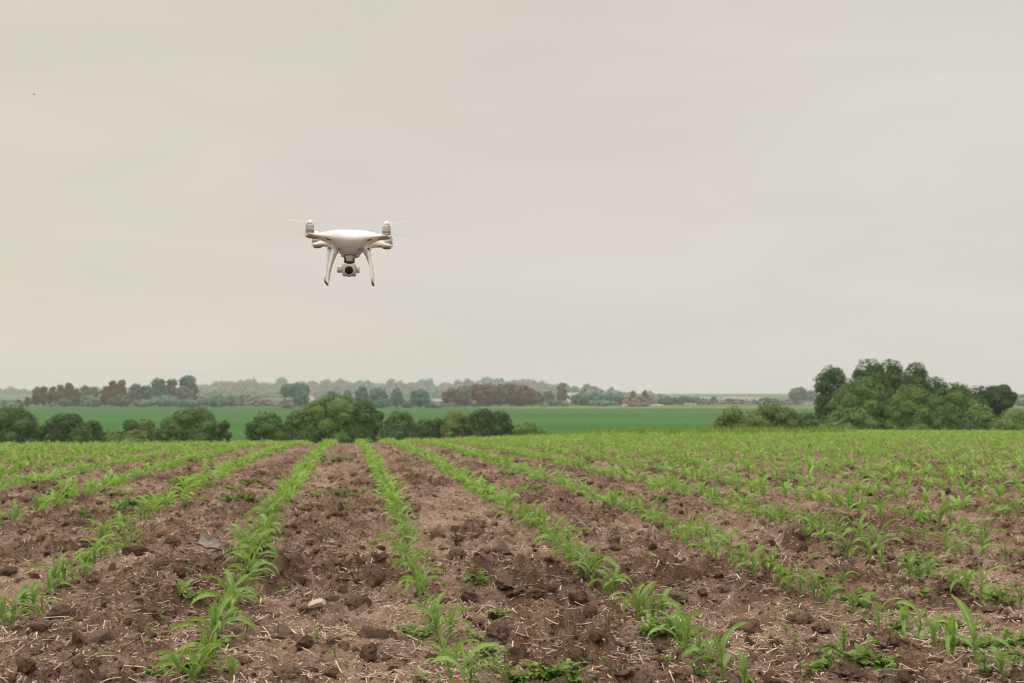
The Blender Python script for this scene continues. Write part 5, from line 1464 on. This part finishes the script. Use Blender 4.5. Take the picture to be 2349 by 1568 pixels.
# far woods that read as one hazy mass
def woods():
    bl = []
    def belt(pts, depth, step, rr):
        us = np.arange(pts[0][0], pts[-1][0], step)
        vs = np.interp(us, [p[0] for p in pts], [p[1] for p in pts])
        for u, v in zip(us, vs):
            v = v + rst.normal(0, 4.2) * (1 if depth > 1000 else .5)
            dd = depth + rst.uniform(-50, 50)
            p = at(u + rst.uniform(-3, 3), v, dd); g = float(terrain(p.x, dd))
            h = max(p.z - g, 1.6); r = rr * rst.uniform(.7, 1.35)
            bl.append((p.x, dd, p.z - r * .9, r, r, r))
            bl.append((p.x + rst.uniform(-2, 2), dd - 2, g + h * .45, r * 1.1, r, h * .42))
            bl.append((p.x + rst.uniform(-3, 3), dd - 8, g + h * .22, r * 1.1, r, h * .3))
    belt([(-700, 896), (-60, 900), (20, 898), (80, 897), (200, 893), (300, 893)], 1780, 7, 7.4)
    belt([(440, 884), (500, 882), (585, 877), (650, 880), (760, 880), (840, 878), (960, 882), (1040, 878), (1120, 873), (1180, 875), (1260, 882), (1300, 886)], 1820, 7, 7.4)
    belt([(1290, 889), (1320, 887), (1358, 887), (1390, 895), (1440, 900), (1490, 906), (1520, 909)], 1120, 8, 4.2)
    belt([(430, 902), (560, 903), (700, 905), (900, 904), (1050, 900), (1300, 903)], 1300, 8, 4.6)
    belt([(2270, 913), (2300, 911), (2420, 910)], 700, 8, 3.0)
    belt([(1480, 915), (1560, 917), (1660, 921), (1800, 921), (1880, 918), (2000, 915)], 860, 10, 1.7)
    us = np.arange(-600, 1500, 8.0)
    belt([(u, 917 + 5 * math.sin(u * .021) + 3 * math.sin(u * .063)) for u in us], 690, 8, 1.9)
    belt([(1500, 921), (1900, 923), (2000, 923)], 760, 9, 1.3)
    me = crown_mesh('far_woods', rst, bl, 56000, 1.9, leaf_mat('far wood foliage', (.225, .115, .075), (.055, .220, .160), .1, world_noise=.022), core=.9)
    tag(obj('far_woods', me), 'hazy belt of woods along the horizon behind everything', 'woods', kind='stuff')
woods()

# grass of the strip beyond the corn
def grass_strip():
    n = 15000
    y = 42 + 55 * rst.random(n) ** 1.2; x = rst.uniform(-.45, .45, n) * y
    k = (y > corn_end(x) + .2); x, y = x[k], y[k]; n = len(x)
    z = terrain(x, y)
    a = rst.uniform(0, 6.28, n); h = rst.uniform(.10, .34, n); wd = rst.uniform(.03, .07, n)
    dx, dy = np.cos(a) * wd, np.sin(a) * wd; tx, ty = rst.normal(0, .06, n), rst.normal(0, .06, n)
    V = np.stack([np.stack([x - dx, y - dy, z - .03], -1), np.stack([x + dx, y + dy, z - .03], -1), np.stack([x + tx, y + ty, z + h], -1)], 1).reshape(-1, 3)
    me = make_mesh('grass', V, np.arange(3 * n).reshape(n, 3), leaf_mat('strip grass', (.150, .235, .040), (.270, .360, .080), .25), False)
    tag(obj('grass', me), 'rough yellowish green grass in the strip beyond the corn', 'grass', kind='stuff')
grass_strip()

# ------------------------------------------------------------------ far buildings, mast, bird
WHT = plain('white render wall', (.78, .76, .72), .7, noise=.06, nscale=2)
GRW = plain('pale grey wall', (.55, .55, .52), .7, noise=.08, nscale=2)
RFR = plain('red brown roof', (.24, .12, .08), .7, noise=.15, nscale=3)
RFG = plain('grey roof', (.34, .34, .33), .6, noise=.1, nscale=3)
GLS = plain('dark window', (.04, .05, .06), .15, noise=.1, nscale=3)
STL = plain('mast steel', (.38, .38, .37), .6, metal=.4, noise=.1, nscale=3)
def building(u, vt, vb, wu, depth, wall, roof, label, name='house', nwin=2, roof_h=.35, depth_m=None):
    p = at(u, vt, depth); g = float(terrain(p.x, depth))
    wd = wu / 2936.0 * depth; hb = at(u, vb, depth).z
    h = p.z - g; lift = 0
    root = bpy.data.objects.new(name, None); COL.objects.link(root); root.location = (p.x, depth, g)
    tag(root, label, 'building' if name != 'house' else 'house', 'far buildings between the trees')
    d = depth_m or max(6, wd * .7)
    hw = h * (1 - roof_h); t = .12
    mb = MB(); mb.box((0, d / 2, hw / 2 - .3), (wd, d, hw + .6)); obj('wall', mb.mesh('wall', wall, False), root)
    mb = MB(); e = .35
    V = [(-wd / 2 - e, -e, hw + .003), (wd / 2 + e, -e, hw + .003), (wd / 2 + e, d + e, hw + .003), (-wd / 2 - e, d + e, hw + .003), (-wd / 2 - e, d / 2, h), (wd / 2 + e, d / 2, h)]
    mb.add(V, [(0, 1, 5, 4), (2, 3, 4, 5), (3, 2, 1, 0)]); mb.T.append(np.array([(0, 4, 3), (1, 2, 5)]))
    obj('roof', mb.mesh('roof', roof, False), root)
    for k in range(nwin):
        x = -wd / 2 + wd * (k + .5) / nwin
        mb = MB(); mb.box((x, -.02, hw * .55), (min(1.4, wd / nwin * .5), .08, min(1.4, hw * .4)))
        obj('window', mb.mesh('window', GLS, False), root)
    return root
building(1705, 911.5, 923, 88, 960, WHT, RFG, 'long white hall with a low roof right of the far hedges', 'hall', 6, .25, 16)
building(1628, 912, 921, 46, 1000, GRW, RFG, 'pale grey shed left of the long white hall', 'shed', 3, .3, 12)
building(1313, 901, 913, 26, 820, WHT, RFG, 'white house with grey roof right of the brown copse', 'house', 2)
building(1312, 917, 928, 20, 720, GRW, RFG, 'pale small house below the white house right of the copse', 'house', 1)
building(998, 917, 928, 30, 740, WHT, RFG, 'white house beside the left end of the brown copse', 'house', 2)
building(886, 912, 927, 18, 760, WHT, RFR, 'white house between two pairs of round trees', 'house', 1)
building(580, 913, 926, 20, 800, WHT, RFG, 'white house near the foot of the mast', 'house', 1)
building(610, 917, 929, 24, 760, GRW, RFR, 'low pale house right of the mast foot', 'house', 2)
building(545, 917, 928, 26, 780, WHT, RFG, 'white house right of the dark round bush', 'house', 2)
building(709, 899, 914, 18, 860, WHT, RFR, 'house with red roof right of the umbrella tree', 'house', 1)
building(50, 924, 936, 14, 660, WHT, RFG, 'tiny white house at the far left by the brown poplars', 'house', 1)
building(1450, 928, 938, 40, 640, WHT, GRW, 'low pale greenhouse left of the upright brownish tree', 'greenhouse', 4, .4)
building(1502, 929, 938, 38, 640, WHT, GRW, 'low pale greenhouse right of the upright brownish tree', 'greenhouse', 4, .4)
building(1585, 926, 935, 24, 700, WHT, RFG, 'small white building in front of the pale bushes', 'house', 2)
building(1864, 924, 934, 30, 760, WHT, RFG, 'white house under the hazy round tree', 'house', 2)

def mast(u, vt, depth, label, wd):
    p = at(u, vt, depth); g = float(terrain(p.x, depth)); h = p.z - g
    root = bpy.data.objects.new('mast', None); COL.objects.link(root); root.location = (p.x, depth, g)
    tag(root, label, 'mast')
    mb = MB(); mb.tube([(0, 0, -.5), (0, 0, h * .6), (0, 0, h)], [wd, wd * .7, wd * .4], 8); obj('pole', mb.mesh('pole', STL), root)
    mb = MB()
    for k in range(4):
        a = k * math.pi / 2; mb.tube([(math.cos(a) * wd * 1.8, math.sin(a) * wd * 1.8, h * q) for q in (0, .5, .95)], [.05, .04, .03], 5)
    obj('ladder_frame', mb.mesh('ladder_frame', STL), root)
    mb = MB(); mb.box((0, -.3, h * .9), (wd * 3, wd * 2, h * .05)); obj('antenna', mb.mesh('antenna', STL, False), root)
mast(583, 861, 840, 'thin tall mast standing above the far woods left of the drone', .17)
mast(1705.5 + 14, 899, 1300, 'short far mast above the long white hall', .3)

# a bird far off in the sky
mb = MB()
mb.tube([(-.10, 0, 0), (-.05, 0, .004), (0, 0, .006), (.06, 0, .002), (.10, 0, 0)], [.004, .022, .028, .018, .004], 8)
bird = bpy.data.objects.new('bird', None); COL.objects.link(bird)
bird.location = at(78.5, 217.5, 46); bird.rotation_euler = (0, R(-6), R(12)); bird.scale = (.62,) * 3
tag(bird, 'tiny bird flying high in the left part of the sky', 'bird')
MBD = plain('bird feathers', (.46, .47, .45), .8, noise=.2, nscale=30)
obj('body', mb.mesh('body', MBD), bird)
for sy in (-1, 1):
    ss = np.linspace(0, 1, 8)
    V = []
    for s in ss:
        c = .045 * (1 - .75 * s); y = sy * (.02 + .15 * s); z = .01 + .035 * math.sin(s * 2.4)
        V += [(c - .02 * s, y, z), (-c - .02 * s, y, z - .004), (-.02 * s, y, z + .005)]
    f = []
    for k in range(7):
        a = 3 * k
        f += [(a, a + 3, a + 5, a + 2), (a + 2, a + 5, a + 4, a + 1), (a + 1, a + 4, a + 3, a)]
    b = MB(); b.add(V, f); obj('wing', b.mesh('wing', MBD), bird)

# ------------------------------------------------------------------ air
def haze():
    mb = MB(); mb.box((0, 0, 8.0), (4600, 4600, 40))
    me = mb.mesh('haze', None, False)
    m = bpy.data.materials.new('haze air'); m.use_nodes = True
    t = m.node_tree; t.nodes.clear()
    o_ = t.nodes.new('ShaderNodeOutputMaterial'); v = t.nodes.new('ShaderNodeVolumePrincipled')
    v.inputs['Color'].default_value = (.90, .94, 1.0, 1)
    v.inputs['Density'].default_value = .00031
    v.inputs['Anisotropy'].default_value = .3
    t.links.new(v.outputs[0], o_.inputs['Volume'])
    me.materials.append(m)
    tag(obj('haze', me), 'thin pale haze in the air over the whole plain', 'haze', kind='stuff')
haze()
